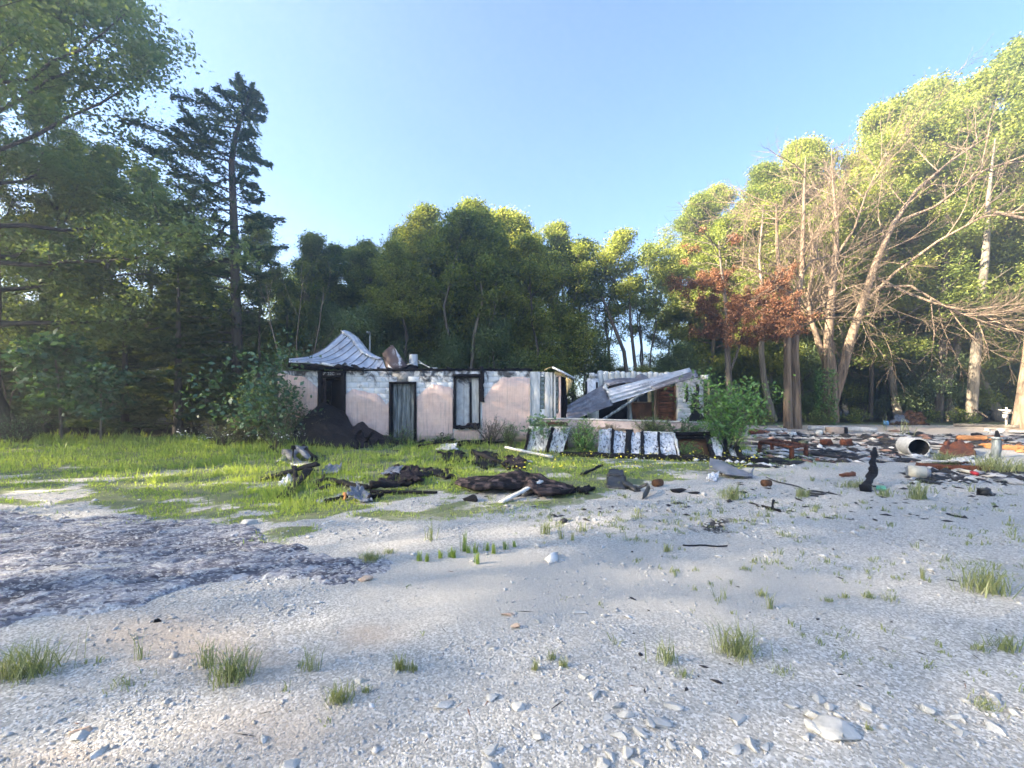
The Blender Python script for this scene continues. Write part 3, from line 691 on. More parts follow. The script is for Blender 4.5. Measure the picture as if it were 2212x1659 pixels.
for px, Y, top, ms, rot, lab in ((984, 21.3, 455, pale[0], .3, 'slim pale trunked tree rising over the grey plank door'), (1031, 21.6, 440, pale[0], 2.4, 'straight pale trunked tree rising just beside the burnt window'), (1072, 21.2, 490, pale[1], 1.2, 'forked pale trunked tree rising behind the charred window post'), (874, 21.8, 525, slim[1], 4., 'slim dim tree rising behind the vent pipe'), (1150, 22, 510, slim[0], 5., 'slim tree rising behind the glass block bay')):
    tree_at(ms, px, Y, top, lab, 14, rot=rot)
# --- the tall wood beside the clearing, sunlit upper crowns
for px, Y, top, ms, lab in (
    (1490, 31, 405, tall[0], 'lowest yellow green crown at the near end of the tall wood'),
    (1600, 30, 345, tall[1], 'sunlit crown directly above the rust brown cedar'),
    (1735, 31, 285, tall[2], 'broad sunlit crown behind the bare twin stemmed cedar'),
    (1865, 30, 230, tall[0], 'high crown behind the leaning dead tree'),
    (1990, 30, 185, tall[1], 'high crown over the white drum, behind long dead limbs'),
    (2110, 29, 130, tall[2], 'very tall crown above the straight grey forest trunk'),
    (2235, 28, 70, tall[0], 'tallest crown of the wood, cut by the picture edge'),
    (2330, 26, 60, tall[1], 'dense crown beyond the picture edge shading the bird box')):
    tree_at(ms, px, Y, top, lab, 24.5)
for px, Y, top, ms, lab in (
    (1545, 28, 480, maple[1], 'yellow green tree tucked low behind the rust brown cedar'),
    (1665, 27.5, 420, maple[3], 'leafy tree showing between rust cedar and bare cedar'),
    (1800, 27.5, 400, maple[0], 'leafy tree behind the crown of the leaning dead tree'),
    (1945, 27.5, 340, maple[2], 'bright tree behind the long sweeping dead limb'),
    (2060, 27, 330, maple[1], 'leafy tree over the dim mossy trunk'),
    (2170, 27, 260, maple[3], 'bright leafy tree right over the bird box'),
    (1680, 33, 310, tall[1], 'far sunlit crown filling the notch above the bare cedar'),
    (1925, 33, 205, tall[2], 'far sunlit crown filling the notch above the sweeping limbs'),
    (2050, 33, 150, tall[0], 'far sunlit crown beside the very tall one')):
    tree_at(ms, px, Y, top, lab, 14.3 if Y < 30 else 24.5, wide=1.05)
k = 0
for Y, step, top0 in ((36, 115, 420), (42, 140, 460)):
    for px in range(1570 + k * 40, 2600, step):
        tree_at(tall[(px + k) % 3], px, Y + rg.uniform(-2, 2), top0 - (px - 1480) * .22 + rg.uniform(-20, 20), 'dark tree deep inside the tall wood', 24.5, group='trees deep in the tall wood')
    k += 1
for px in list(range(1530, 2480, 56)):
    tree_at(under[px % 3], px + rg.uniform(-20, 20), 28 + rg.uniform(-1.5, 3), 735 + rg.uniform(-50, 40), 'low shaded young tree under the tall wood', 6.7, 'young_tree', 'young trees under the tall wood')
for px in list(range(1560, 2480, 75)):
    tree_at(under[px % 3], px + rg.uniform(-20, 20), 34 + rg.uniform(-1.5, 3), 640 + rg.uniform(-40, 40), 'low shaded young tree under the tall wood', 6.7, 'young_tree', 'young trees under the tall wood')
# --- understory behind the house, leaving the bright gap open above
for px in range(640, 1200, 44):
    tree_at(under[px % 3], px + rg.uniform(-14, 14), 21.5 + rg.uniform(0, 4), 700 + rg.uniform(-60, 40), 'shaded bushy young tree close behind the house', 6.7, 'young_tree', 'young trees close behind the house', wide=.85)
for px in range(620, 1170, 62):
    tree_at(under[px % 3], px + rg.uniform(-14, 14), 31 + rg.uniform(0, 5), 600 + rg.uniform(-40, 40), 'dim young tree filling the wood behind the house', 6.7, 'young_tree', 'young trees far behind the house')
for px, top in ((1225, 690), (1262, 715), (1300, 775), (1345, 795), (1390, 795), (1440, 775), (1485, 740)):
    tree_at(under[px % 3], px, 25 + rg.uniform(0, 3), top, 'low dark bush at the foot of the bright gap', 6.7, 'young_tree', 'bushes under the bright gap', wide=1.)
# --- unseen tree belt on the sun side, crowns thinned to filter the low sun
thin = treemesh('belt_tree', decid(171, 24, 6.6, .28, .18, 30, 22000, .19, 1.1, shape=1.8, nb=9), 'bark', 'leaf')
for i in range(20):
    y = -36 + i * 3.1 + rg.uniform(-.8, .8)
    plant(thin, 'broadleaf_tree', -41 - 7 * (i % 2) + rg.uniform(-1.5, 1.5), y, rg.uniform(0, 6.28), rg.uniform(1.08, 1.18), 'unseen tall tree of the belt thinned to filter the evening sun', 'unseen trees of the sunward belt')
# --- left edge of the clearing
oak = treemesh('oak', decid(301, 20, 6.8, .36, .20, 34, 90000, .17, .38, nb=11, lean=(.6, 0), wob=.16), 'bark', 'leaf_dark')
plant(oak, 'oak_tree', PX(20, 16), 16, .6, 1.0, 'tall hazy oak filling the upper corner on the sun side')
tree_at(tall[2], -170, 19, -60, 'great tree partly outside the picture beside the hazy oak', 24.5, rot=1.)
tree_at(tall[0], 120, 21, 110, 'tall hazy tree standing between the oak and the leaning cedar', 24.5, rot=2., wide=.55)
tree_at(maple[3], 305, 25, 345, 'lit tree top showing between the oak and the leaning cedar', 14.3)
tree_at(maple[1], 248, 22, 290, 'hazy tree filling the gap between the oak and the lit tree top', 14.3)
tree_at(maple[0], 190, 25, 360, 'shaded tree behind the oak and the broad cedar', 14.3)
tree_at(maple[2], 430, 28, 470, 'pale tree seen through the leaning cedar', 14.3)
tree_at(maple[1], 560, 27, 480, 'yellowish tree behind the trunk of the leaning cedar', 14.3)
# tall cedar with its leader blown over
Y = 19.0
tr = np.array([P(a, c_, Y) for a, c_ in ((520, 945), (516, 850), (512, 720), (508, 600), (506, 500), (503, 420), (500, 350), (508, 300), (522, 250), (536, 215), (546, 196))])
org = tr[0].copy(); org[2] = 0
tc_ = treemesh('leaning_cedar', cedar(311, 15, 4.6, .24, .10, 130, 52000, .17, trunkpts=tr - org, layer=.72, top=.10, droop=.1, oneside=math.pi, up=.0), 'bark', 'leaf_cedar')
plant(tc_, 'cedar_tree', org[0], org[1], 0, 1, 'tall dark cedar with a crooked leader pointing sideways')
for px, Y, top, ms, sc, lab in (
    (385, 17.2, 560, ced[0], 1.45, 'broad layered cedar in front of the leaning one'),
    (270, 18.5, 600, ced[1], 1.35, 'shaded cedar between the oak and the broad layered cedar'),
    (100, 18.0, 640, ced[0], 1.3, 'dark cedar below the bright gap beside the oak trunk'),
    (-80, 17.5, 600, ced[1], 1.5, 'dark cedar cut off by the picture edge under the oak'),
    (560, 18.5, 640, ced[1], 1.1, 'lower cedar tucked behind the leafy bush at the house corner'),
    (620, 21, 640, ced[0], 1.0, 'small cedar behind the eave of the crumpled roof')):
    tree_at(ms, px, Y, top, lab, 11.2, 'cedar_tree', wide=sc)
for px in range(-160, 640, 52):
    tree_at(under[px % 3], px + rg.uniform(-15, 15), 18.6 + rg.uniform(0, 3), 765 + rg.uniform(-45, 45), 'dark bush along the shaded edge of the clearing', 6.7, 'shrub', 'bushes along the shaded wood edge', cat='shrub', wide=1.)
for px in range(-160, 640, 70):
    tree_at(under[px % 3], px + rg.uniform(-15, 15), 26 + rg.uniform(0, 3), 660 + rg.uniform(-45, 45), 'dim young tree behind the shaded wood edge', 6.7, 'young_tree', 'young trees behind the shaded wood edge')
# saplings in the grass
sap = treemesh('sapling', decid(321, 3.6, 1.35, .035, .3, 11, 1500, .26, .25, lean=(-.3, 0), shape=.9), 'bark_pale', 'leaf_blue')
plant(sap, 'sapling', PX(136, 15), 15, 0, 1.0, 'taller broad leaved sapling in the grass under the oak')
plant(sap, 'sapling', PX(217, 14.6), 14.6, 2.2, .72, 'shorter broad leaved sapling in the grass beside the taller one')
# thin bare shrub and leafy bush by the house corner
def bare_tree(name, stems, rad, seed, spawns, mat_, label, cat='tree', sides=6, extra=None):
    rg = np.random.default_rng(seed); b = B()
    lv = [(np.array(s_, float), r_) for s_, r_ in zip(stems, rad)]
    for s_, r_ in lv: b.tube(s_, r_, 9)
    cur = [(s_, np.asarray(r_)) for s_, r_ in lv]
    allp = list(cur)
    for (cnt, l0, l1, a0, a1, up, wob, nseg, r0, r1, fmin) in spawns:
        nxt = []
        for s_, r_ in cur:
            Ls = np.linalg.norm(np.diff(s_, axis=0), axis=1).sum()
            for _ in range(max(1, int(round(cnt * min(Ls, 8))))):
                f = fmin + (1 - fmin) * rg.uniform(0, 1); p, d = at(s_, min(f, .995))
                pp, _d = walk(rg, p, side(rg, d, rg.uniform(a0, a1)), rg.uniform(l0, l1), nseg, wob, up)
                rr = np.linspace(min(r0, float(np.interp(f, np.linspace(0, 1, len(r_)), r_)) * .8), r1, nseg + 1)
                b.tube(pp, rr, 5 if r0 > .02 else 3); nxt.append((pp, rr))
        cur = nxt; allp += nxt
    o = empty(name, [stems[0][0][0], stems[0][0][1], 0], label, cat)
    b.make('trunk', M[mat_], o, smooth=True)
    return o, allp
def px_line(Y, pts): return np.array([P(a, c_, Y) for a, c_ in pts])

st = [px_line(17, [(655, 945), (648, 850), (640, 740), (655, 600)]), px_line(17.2, [(652, 945), (668, 820), (690, 700), (700, 620)]), px_line(17, [(650, 940), (615, 820), (585, 700), (575, 610)])]
bare_tree('bare_shrub', st, [[.03, .025, .018, .008]] * 3, 41, [(.9, .6, 1.6, .3, .7, .08, .1, 4, .012, .005, .3), (1.2, .3, .7, .3, .7, .05, .1, 3, .007, .004, .2)], 'twig', 'thin bare pale shrub between the leaning cedar and the crumpled roof', 'shrub')
st = [px_line(16, [(5, 945), (12, 850), (-10, 770)]), px_line(16, [(2, 940), (30, 840), (62, 775)])]
bare_tree('bare_shrub', st, [[.03, .022, .01]] * 2, 43, [(1.5, .7, 1.8, .4, .9, .02, .12, 4, .012, .005, .3), (1.4, .3, .8, .3, .8, .0, .1, 3, .007, .004, .2)], 'twig', 'grey dead twigs low at the edge under the oak', 'shrub')

def bush(name, px, Y, w, h, n, ls, leaf, label, seed, upb=.4, asp=.6, z0=0., group=None, stems=9, lift=.12, cat='shrub', flat=1.):
    rg = np.random.default_rng(seed); x = PX(px, Y); b = B(); tips = []
    zb = z0 if z0 else float(gz(np.array([x]), np.array([Y]))[0])
    for i in range(stems):
        a = rg.uniform(0, 6.28); e = rg.uniform(.5, 1.4); L = h * rg.uniform(.6, 1.) / max(math.sin(e), .45)
        L = min(L, h * 1.1)
        d = np.array([math.cos(a) * math.cos(e) * w / h * 1.0, math.sin(a) * math.cos(e) * flat, math.sin(e)])
        pp, _ = walk(rg, (x + rg.normal(0, .05 * w), Y + rg.normal(0, .05), zb - .03), d, L, 5, .1, .02); b.tube(pp, np.linspace(.014, .004, 6), 4)
        for k_ in range(10):
            c, cd = at(pp, rg.uniform(lift, 1)); q, _ = walk(rg, c, side(rg, cd, rg.uniform(.4, 1.1)), h * rg.uniform(.12, .3), 3, .15, .03)
            b.tube(q, np.linspace(.006, .003, 4), 3); tips += [q[-1], q[2]]
    tips = np.array(tips); idx = rg.integers(0, len(tips), n)
    c = tips[idx] + rg.normal(0, 1, (n, 3)) * h * .075; c[:, 2] = np.maximum(c[:, 2], zb + .03)
    V, F = leafcloud(c, ls, rg, upb, asp, droop=.3)
    o = empty(name, (x, Y, zb), label, cat, group)
    b.make('stem', M['bark'], o, smooth=True)
    link('foliage', mesh_np(name + '_leaves', V - np.array([x, Y, zb]), [F], M[leaf], np.repeat(np.clip(rg.normal(.5, .2, n), 0, 1), 4)), o)
    return o
bush('leafy_bush', 618, 14.2, .7, 2.9, 2000, .17, 'leaf_blue', 'large leafy bush covering the corner of the burnt house', 51, stems=13)
bush('leafy_bush', 560, 15.4, 1.1, 2.0, 1500, .16, 'leaf_dark', 'dark bush behind the large leafy bush at the house corner', 52, stems=11)
bush('brush_clump', 545, 13.6, 1.3, 1.05, 2600, .07, 'leaf_brush', 'rounded brown green brush clump at the grass edge near the house', 53, stems=20)
bush('brush_clump', 632, 13.7, .9, 1.2, 1800, .06, 'leaf_brush', 'brownish dry brush against the pink wall end', 54, stems=18)
bush('young_tree', 1574, 11.3, .46, 2.0, 2800, .12, 'leaf_fresh', 'leafy green young tree in front of the collapsed shed', 55, stems=16, asp=.4, flat=.7)
bush('leafy_bush', 1160, 12.75, .5, 1.1, 420, .15, 'leaf_blue', 'broad leaved bush below the glass block windows', 56, asp=.5)
bush('weed_clump', 1260, 11.6, .42, .95, 1900, .085, 'leaf_fresh', 'tall green weeds filling the gap in the fallen white panels', 57, stems=26, asp=.3)
bush('planter_shrub', 1410, 12.45, .85, .60, 1800, .065, 'leaf_dark', 'long dark shrub along the planter wall', 58, z0=.42, stems=26, asp=.35)
bush('planter_shrub', 1212, 12.5, .3, .55, 700, .06, 'leaf_dark', 'small dark shrub at the planter end by the house', 59, z0=.35, stems=14, asp=.35)
bush('planter_shrub', 1535, 12.3, .4, .50, 800, .06, 'leaf_dark', 'small dark shrub at the planter end by the young tree', 60, z0=.2, stems=14, asp=.35)
bush('leafy_bush', 1478, 12.3, .4, .6, 260, .12, 'leaf_blue', 'broad leaved bush standing before the rusty lath panel', 61, z0=.3, asp=.5)
bush('dry_weed', 1318, 12.4, .25, .40, 260, .05, 'leaf_brush', 'small yellowish weed on the planter wall', 62, z0=.5, asp=.3)
bush('weed_clump', 1100, 13.4, .45, .75, 1200, .06, 'leaf_fresh', 'feathery green weeds at the foot of the pink wall end', 63, stems=22, asp=.25)
bush('weed_clump', 1062, 13.9, .6, .95, 500, .05, 'leaf_brush', 'thin stalky weeds standing against the pink wall', 64, stems=22, asp=.25)
bush('weed_clump', 868, 13.9, .5, .6, 600, .06, 'leaf_fresh', 'green weeds at the foot of the grey plank door', 65, stems=18, asp=.25)
bush('weed_clump', 960, 14.0, .8, .4, 800, .05, 'leaf_fresh', 'low weeds under the burnt window', 66, stems=22, asp=.25)
bush('weed_clump', 480, 13.2, 1.1, .85, 900, .05, 'grass_pale', 'pale flowering weeds before the rounded brush clump', 67, stems=34, asp=.25)
bush('weed_clump', 600, 12.6, .8, .8, 900, .06, 'leaf_fresh', 'tall green weeds beside the slumped black roofing', 68, stems=26, asp=.25)
bush('weed_clump', 40, 14.2, 1.6, 1.2, 1300, .08, 'leaf_blue', 'tall blue green weeds at the shaded edge under the oak', 69, stems=40, asp=.25)
bush('weed_clump', 1480, 10.9, .5, .45, 700, .06, 'leaf_fresh', 'green weeds growing in the open charred frame', 70, stems=20, asp=.3)
for i, (px, Y, w, h, lab) in enumerate(((1640, 23.5, 1.4, .8, 'low green bush behind the young tree at the wood edge'), (1770, 23.5, 1.2, .9, 'ivy covered bush at the foot of the leaning dead tree'), (1850, 25, 1.3, .8, 'low bush at the wood edge behind the concrete curb'), (2000, 25.5, 1.6, .9, 'low bush at the wood edge beside the junk pile'), (2075, 24.5, 1.4, .9, 'low bush at the foot of the straight grey trunk'))):
    bush('wood_edge_bush', px, Y, w, h, 900, .12, 'leaf', lab, 80 + i, stems=16)

# --- dead trees on the far side of the clearing
Y = 21.0
stL = px_line(Y, [(1702, 928), (1701, 826), (1701, 696), (1698, 638), (1688, 602), (1680, 555), (1678, 500), (1677, 440)])
stR = px_line(Y + .1, [(1722, 928), (1716, 763), (1719, 711), (1722, 649), (1732, 592), (1735, 503), (1737, 420), (1740, 340)])
br = [px_line(Y, [(1719, 711), (1740, 685), (1763, 659), (1800, 632), (1873, 612)]) + np.linspace(0, -1.2, 5)[:, None] * [0, 1, 0],
      px_line(Y, [(1719, 712), (1752, 694), (1795, 690), (1835, 706), (1867, 742)]) + np.linspace(0, -1.5, 5)[:, None] * [0, 1, 0],
      px_line(Y, [(1697, 694), (1680, 672), (1649, 649), (1622, 612), (1605, 584)]) + np.linspace(0, -1., 5)[:, None] * [0, 1, 0],
      px_line(Y, [(1689, 604), (1665, 588), (1635, 578), (1602, 562)]) + np.linspace(0, .8, 4)[:, None] * [0, 1, 0],
      px_line(Y, [(1722, 655), (1700, 640), (1660, 632), (1628, 622)]) + np.linspace(0, -1.4, 4)[:, None] * [0, 1, 0],
      px_line(Y, [(1733, 590), (1760, 560), (1800, 548), (1850, 545)]) + np.linspace(0, .6, 4)[:, None] * [0, 1, 0]]
o, _ = bare_tree('dead_cedar', [stL, stR] + br, [[.215, .18, .155, .13, .11, .09, .065, .03], [.225, .185, .155, .14, .12, .095, .065, .02]] + [[.055, .045, .035, .02, .01][:len(x)] for x in br], 401,
          [(2.6, 1.2, 3.8, .75, 1.35, .03, .09, 5, .026, .007, .26), (3.4, .4, 1.4, .4, .95, .01, .13, 3, .011, .006, .12), (2.2, .2, .7, .4, .9, .0, .12, 2, .008, .005, .15)], 'bark_dead', 'bare twin stemmed dead cedar standing in the rubble')
Y = 24.0
sA = px_line(Y, [(1793, 912), (1792, 860), (1792, 800), (1789, 737), (1797, 633), (1805, 555), (1808, 493), (1800, 400), (1796, 320)])
sB = px_line(Y - .1, [(1798, 870), (1815, 815), (1836, 737), (1862, 659), (1893, 565), (1930, 482), (1982, 409), (2055, 347), (2133, 295)])
sC = px_line(Y + .2, [(1790, 800), (1768, 740), (1752, 690), (1745, 640), (1760, 560), (1745, 470)])
br = [px_line(Y, [(1862, 659), (1905, 598), (1961, 545), (2018, 508), (2122, 508), (2190, 480), (2260, 470)]) + np.linspace(0, -5, 7)[:, None] * [0, 1, 0],
      px_line(Y, [(1893, 600), (1930, 640), (1977, 675), (2034, 716), (2100, 752), (2154, 779)]) + np.linspace(0, -4, 6)[:, None] * [0, 1, 0],
      px_line(Y, [(2018, 508), (2075, 530), (2130, 545), (2170, 560), (2188, 590)]) + np.linspace(-3, -4.5, 5)[:, None] * [0, 1, 0],
      px_line(Y, [(1930, 482), (1990, 460), (2060, 400), (2150, 370), (2230, 330)]) + np.linspace(0, -3, 5)[:, None] * [0, 1, 0],
      px_line(Y, [(1880, 620), (1940, 625), (2010, 690), (2080, 690), (2140, 675)]) + np.linspace(0, -3, 5)[:, None] * [0, 1, 0],
      px_line(Y, [(1805, 555), (1835, 500), (1850, 430), (1880, 350)]) + np.linspace(0, -1, 4)[:, None] * [0, 1, 0],
      px_line(Y, [(1797, 633), (1770, 590), (1740, 540), (1720, 470)]) + np.linspace(0, -1, 4)[:, None] * [0, 1, 0]]
o, _ = bare_tree('dead_tree', [sA, sB, sC] + br, [[.44, .40, .35, .24, .19, .15, .11, .06, .02], [.30, .28, .24, .20, .17, .13, .10, .06, .02], [.2, .16, .12, .10, .07, .02]] + [np.linspace(.085, .012, len(x)) for x in br], 411,
          [(2.0, 1.4, 4.6, .45, 1.0, .05, .09, 6, .034, .009, .33), (3.0, .5, 1.9, .35, .8, .02, .12, 4, .013, .006, .10), (2.2, .25, .9, .35, .8, .01, .12, 2, .009, .005, .15)], 'bark_dead', 'large leaning dead tree with long sweeping bare limbs')
# ivy on its trunk
rgi = np.random.default_rng(3); n = 900
zz = rgi.uniform(0, 3.2, n) ** 1.0; an = rgi.uniform(1.9, 4.9, n); c = np.stack([PX(1790, 24) + np.cos(an) * .52 - .05, 24 + np.sin(an) * .52, zz], -1) + rgi.normal(0, .06, (n, 3))
V, F = leafcloud(c, .13, rgi, .1, .8)
link('ivy', mesh_np('ivy', V - wloc(o), [F], M['leaf_fresh'], np.repeat(rgi.uniform(.1, .7, n), 4)), o)
# rust brown cedar
Y = 20.5
s0 = px_line(Y, [(1577, 930), (1576, 852), (1571, 760), (1571, 685), (1563, 620), (1556, 560), (1552, 520)])
b1 = px_line(Y, [(1577, 800), (1590, 770), (1600, 740), (1606, 700), (1612, 650)])
o, ap = bare_tree('brown_cedar', [s0, b1], [[.17, .15, .13, .11, .08, .05, .02], [.07, .06, .05, .03, .015]], 421,
          [(3.6, 1.2, 3.1, .8, 1.4, .02, .09, 5, .022, .007, .34), (2.2, .35, 1., .4, .9, .01, .12, 3, .009, .004, .2)], 'bark', 'scorched cedar with rust brown foliage beside the shed')
tp = np.array([p_ for s_, r_ in ap[2:] for p_ in s_[1:]]); tp = tp[(tp[:, 2] > 3.3) & (tp[:, 2] < 8.8 + .8 * np.sin(tp[:, 0] * 3))]
n = 36000; idx = rgi.integers(0, len(tp), n); c = tp[idx] + rgi.normal(0, .10, (n, 3))
V, F = leafcloud(c, .12, rgi, .2, .35)
link('crown', mesh_np('brown_crown', V - wloc(o), [F], M['leaf_rust'], np.repeat(np.clip(rgi.normal(.45, .25, n), 0, 1), 4)), o)
# plain trunks of the wood edge with high crowns already above: slim standing stems
for pts, Y, r_, mt, lab in (([(2097, 916), (2105, 800), (2112, 711), (2122, 620), (2130, 545), (2134, 440), (2150, 300)], 25, [.28, .25, .23, .21, .18, .12, .03], 'bark_pale', 'straight grey trunk at the wood edge near the bird box'),
                     ([(2026, 914), (2032, 820), (2037, 737), (2040, 620), (2046, 480), (2040, 380)], 26.5, [.24, .21, .19, .16, .10, .02], 'bark', 'dim mossy trunk between the junk pile and the straight grey trunk'),
                     ([(1672, 910), (1658, 860), (1649, 815), (1644, 753), (1650, 660), (1640, 560), (1650, 440)], 24.5, [.20, .18, .16, .14, .11, .07, .02], 'bark_pale', 'leaning grey trunk beside the dead twin stemmed cedar'),
                     ([(2206, 928), (2214, 860), (2226, 770), (2240, 640), (2250, 480)], 20.5, [.36, .30, .28, .24, .18], 'bark_dead', 'sunlit orange trunk at the picture edge'),
                     ([(1880, 912), (1882, 840), (1884, 760), (1880, 640)], 28, [.13, .12, .10, .06], 'bark', 'thin dim trunk behind the concrete curb'),
                     ([(1366, 905), (1348, 760), (1320, 690), (1300, 640)], 26, [.14, .12, .10, .06], 'bark', 'dark trunk leaning across the bright gap'),
                     ([(1385, 900), (1372, 790), (1362, 700), (1358, 600)], 26.5, [.12, .11, .09, .06], 'bark', 'dark upright trunk inside the bright gap')):
    ln = px_line(Y, pts)
    if ln[0][2] > .4: ln = np.concatenate([[[ln[0][0], ln[0][1], -.1]], ln]); r_ = [r_[0] * 1.15] + r_
    bare_tree('slender_tree', [ln], [r_], int(pts[0][0]), [(.35, .8, 2.2, .5, 1.1, .05, .1, 4, .03, .008, .45), (1., .4, .9, .4, .8, .02, .1, 3, .009, .004, .3)], mt, lab)
# ------------------------------------------------------------------ the burnt house
HY = 14.7
def hx(px): return PX(px, HY)
def hz(py): return PZ(py, HY)
house = empty('burnt_house', (hx(895), HY + 2.5, 0), 'burnt single storey house of white blocks and pink render with crumpled metal roof', 'house')
X0, X1 = hx(600), hx(1146); ZT = hz(801)
openings = [(hx(691), hx(745), -.1, ZT - .02), (hx(842), hx(899), -.1, hz(826)), (hx(980), hx(1037), hz(924), hz(809))]
b = B(); xs = sorted({X0, X1, *[o_[0] for o_ in openings], *[o_[1] for o_ in openings]})
for a, c_ in zip(xs[:-1], xs[1:]):
    mid = (a + c_) / 2; op = [o_ for o_ in openings if o_[0] < mid < o_[1]]
    if not op: b.box(a, c_, HY + .012, HY + .2, -.1, ZT)
    else:
        o_ = op[0]
        if o_[2] > 0: b.box(a, c_, HY + .012, HY + .2, -.1, o_[2])
        if o_[3] < ZT - .05: b.box(a, c_, HY + .012, HY + .2, o_[3], ZT)
wall = b.make('wall', M['mortar'], house)
# render outline (bottom of the bare block zone) along the facade, in picture px -> top of the pink render
panels = [[(600, 806), (650, 812), (670, 822), (682, 832), (690, 842)],
          [(746, 850), (752, 848), (763, 842), (785, 844), (802, 849), (820, 856), (829, 865), (834, 873), (838, 868), (841, 866)],
          [(900, 857), (905, 853), (910, 849), (916, 843), (921, 838), (928, 834), (935, 831), (947, 830), (960, 833), (970, 838), (979, 841)],
          [(1038, 866), (1043, 862), (1056, 847), (1064, 836), (1071, 829), (1084, 817), (1110, 815), (1145, 815)],
          [(980, 929), (1037, 929)]]
for k, pl in enumerate(panels):
    pa = np.array(pl, float); n = max(int((hx(pa[-1, 0]) - hx(pa[0, 0])) / .03), 8)
    x = np.linspace(hx(pa[0, 0]) + .01, hx(pa[-1, 0]) - .01, n); t = np.interp(x, hx(pa[:, 0]), hz(pa[:, 1]))
    t = t + (fbm(x * 5, x * 0 + k, 200 + k, 5) - .5) * .12
    v = np.linspace(0, 1, 7)
    g = np.stack([np.repeat(x[:, None], 7, 1), HY - .014 + .004 * (fbm(x[:, None] * 2 + v * 0, v[None] * 3, 210) - .5), (-.05 + (t[:, None] + .05) * v[None])], -1)
    B().solid(g, .022).make('render_panel', M['stucco'], house)
# exposed blocks, each a piece of its own
me_cache = {}
def block(x0, x1, z0, z1):
    w, h = round(x1 - x0, 2), round(z1 - z0, 2)
    if w < .05 or h < .05: return
    if (w, h) not in me_cache:
        q = B(); q.box(-w / 2 + .004, w / 2 - .004, -.004, .03, .004, h - .004, .006)
        me_cache[(w, h)] = mesh_np('block', np.concatenate(q.V), q.F, M['block'])
    link('block', me_cache[(w, h)], wall, np.array([(x0 + x1) / 2, HY + .004 + random.uniform(-.003, .002), z0]) - wloc(house))
random.seed(4)
rows = int(math.ceil(ZT / .2)); zo = ZT - rows * .2
for r_ in range(rows):
    z0, z1 = zo + r_ * .2, zo + (r_ + 1) * .2
    x = X0 - (.2 if r_ % 2 else 0)
    while x < X1:
        a, c_ = max(x, X0), min(x + .4, X1); x += .4
        segs = [(a, c_)]
        for o_ in openings:
            if z1 > o_[2] + .08 and z0 < o_[3] - .08:
                segs = [s_ for (p, q_) in segs for s_ in ((p, min(q_, o_[0])), (max(p, o_[1]), q_)) if s_[1] - s_[0] > .04]
        for p, q_ in segs:
            vis = False
            for pl in panels:
                pa = np.array(pl, float)
                for xm in (p + .02, q_ - .02):
                    if hx(pa[0, 0]) <= xm <= hx(pa[-1, 0]) and z1 > np.interp(xm, hx(pa[:, 0]), hz(pa[:, 1])) - .15: vis = True
            if vis and z0 > .05: block(p, q_, z0, z1)
# other walls, floor and interior
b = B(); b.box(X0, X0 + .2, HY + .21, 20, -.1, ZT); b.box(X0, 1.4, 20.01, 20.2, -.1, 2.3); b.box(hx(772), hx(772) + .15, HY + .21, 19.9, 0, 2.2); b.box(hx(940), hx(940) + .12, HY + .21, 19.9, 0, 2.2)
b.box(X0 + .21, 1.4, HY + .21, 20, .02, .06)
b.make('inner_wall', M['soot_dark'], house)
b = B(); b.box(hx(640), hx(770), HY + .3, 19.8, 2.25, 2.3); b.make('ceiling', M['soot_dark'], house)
# burnt plate and joist stubs along the wall top
b = B()
for p, q_, s_ in ((hx(742), hx(905), 1), (hx(900), hx(1045), 2), (hx(1040), hx(1150), 3)):
    b.beam((p, HY + .06, ZT + .035), (q_, HY + .06, ZT + .045), .17, .075, 26, .012, s_)
b.make('wall_plate', M['char'], house)
b = B()
for px in (752, 786, 815, 838, 869, 930, 966, 1012, 1060, 1092, 1118):
    b.beam((hx(px), HY + .0, ZT + .08), (hx(px) + random.uniform(-.1, .1), HY + 1.4, ZT + .06), .05 + .05 * random.random(), .09, 4, .02, px)
b.make('joist_stub', M['char'], house)
b = B(); b.beam((hx(1042), HY - .05, hz(868)), (hx(1041), HY - .04, hz(793)), .13, .12, 14, .018, 5, .8); b.make('charred_post', M['char'], house)
# first doorway
b = B(); b.beam((hx(689), HY - .03, 0), (hx(694), HY - .03, hz(801)), .12, .14, 10, .006, 6); b.make('door_jamb', M['char'], house)
b = B(); b.beam((hx(743.5), HY - .03, 0), (hx(743.5), HY - .03, hz(801)), .12, .14, 10, .006, 7); b.make('door_jamb', M['char'], house)
b = B(); b.box(hx(696), hx(741), HY - .05, HY + .1, hz(812.5), hz(801.2)); hd = b.make('door_header', M['char_brown'], house)
b = B(); b.box(hx(694), hx(743), HY - .07, HY + .1, hz(816), hz(813)); b.make('door_header', M['char'], house)
b = B(); b.beam((hx(700), HY + .02, 0), (hx(700), HY + .02, hz(817)), .10, .05, 8, .004, 8); b.make('door_frame', M['char_brown'], house)
b = B(); b.patch([(hx(703), HY + .55, .05), (hx(741), HY + .25, .05), (hx(741), HY + .25, hz(817)), (hx(703), HY + .55, hz(817))], 12, 20, .04, .02, 9); b.make('door', M['soot_dark'], house)
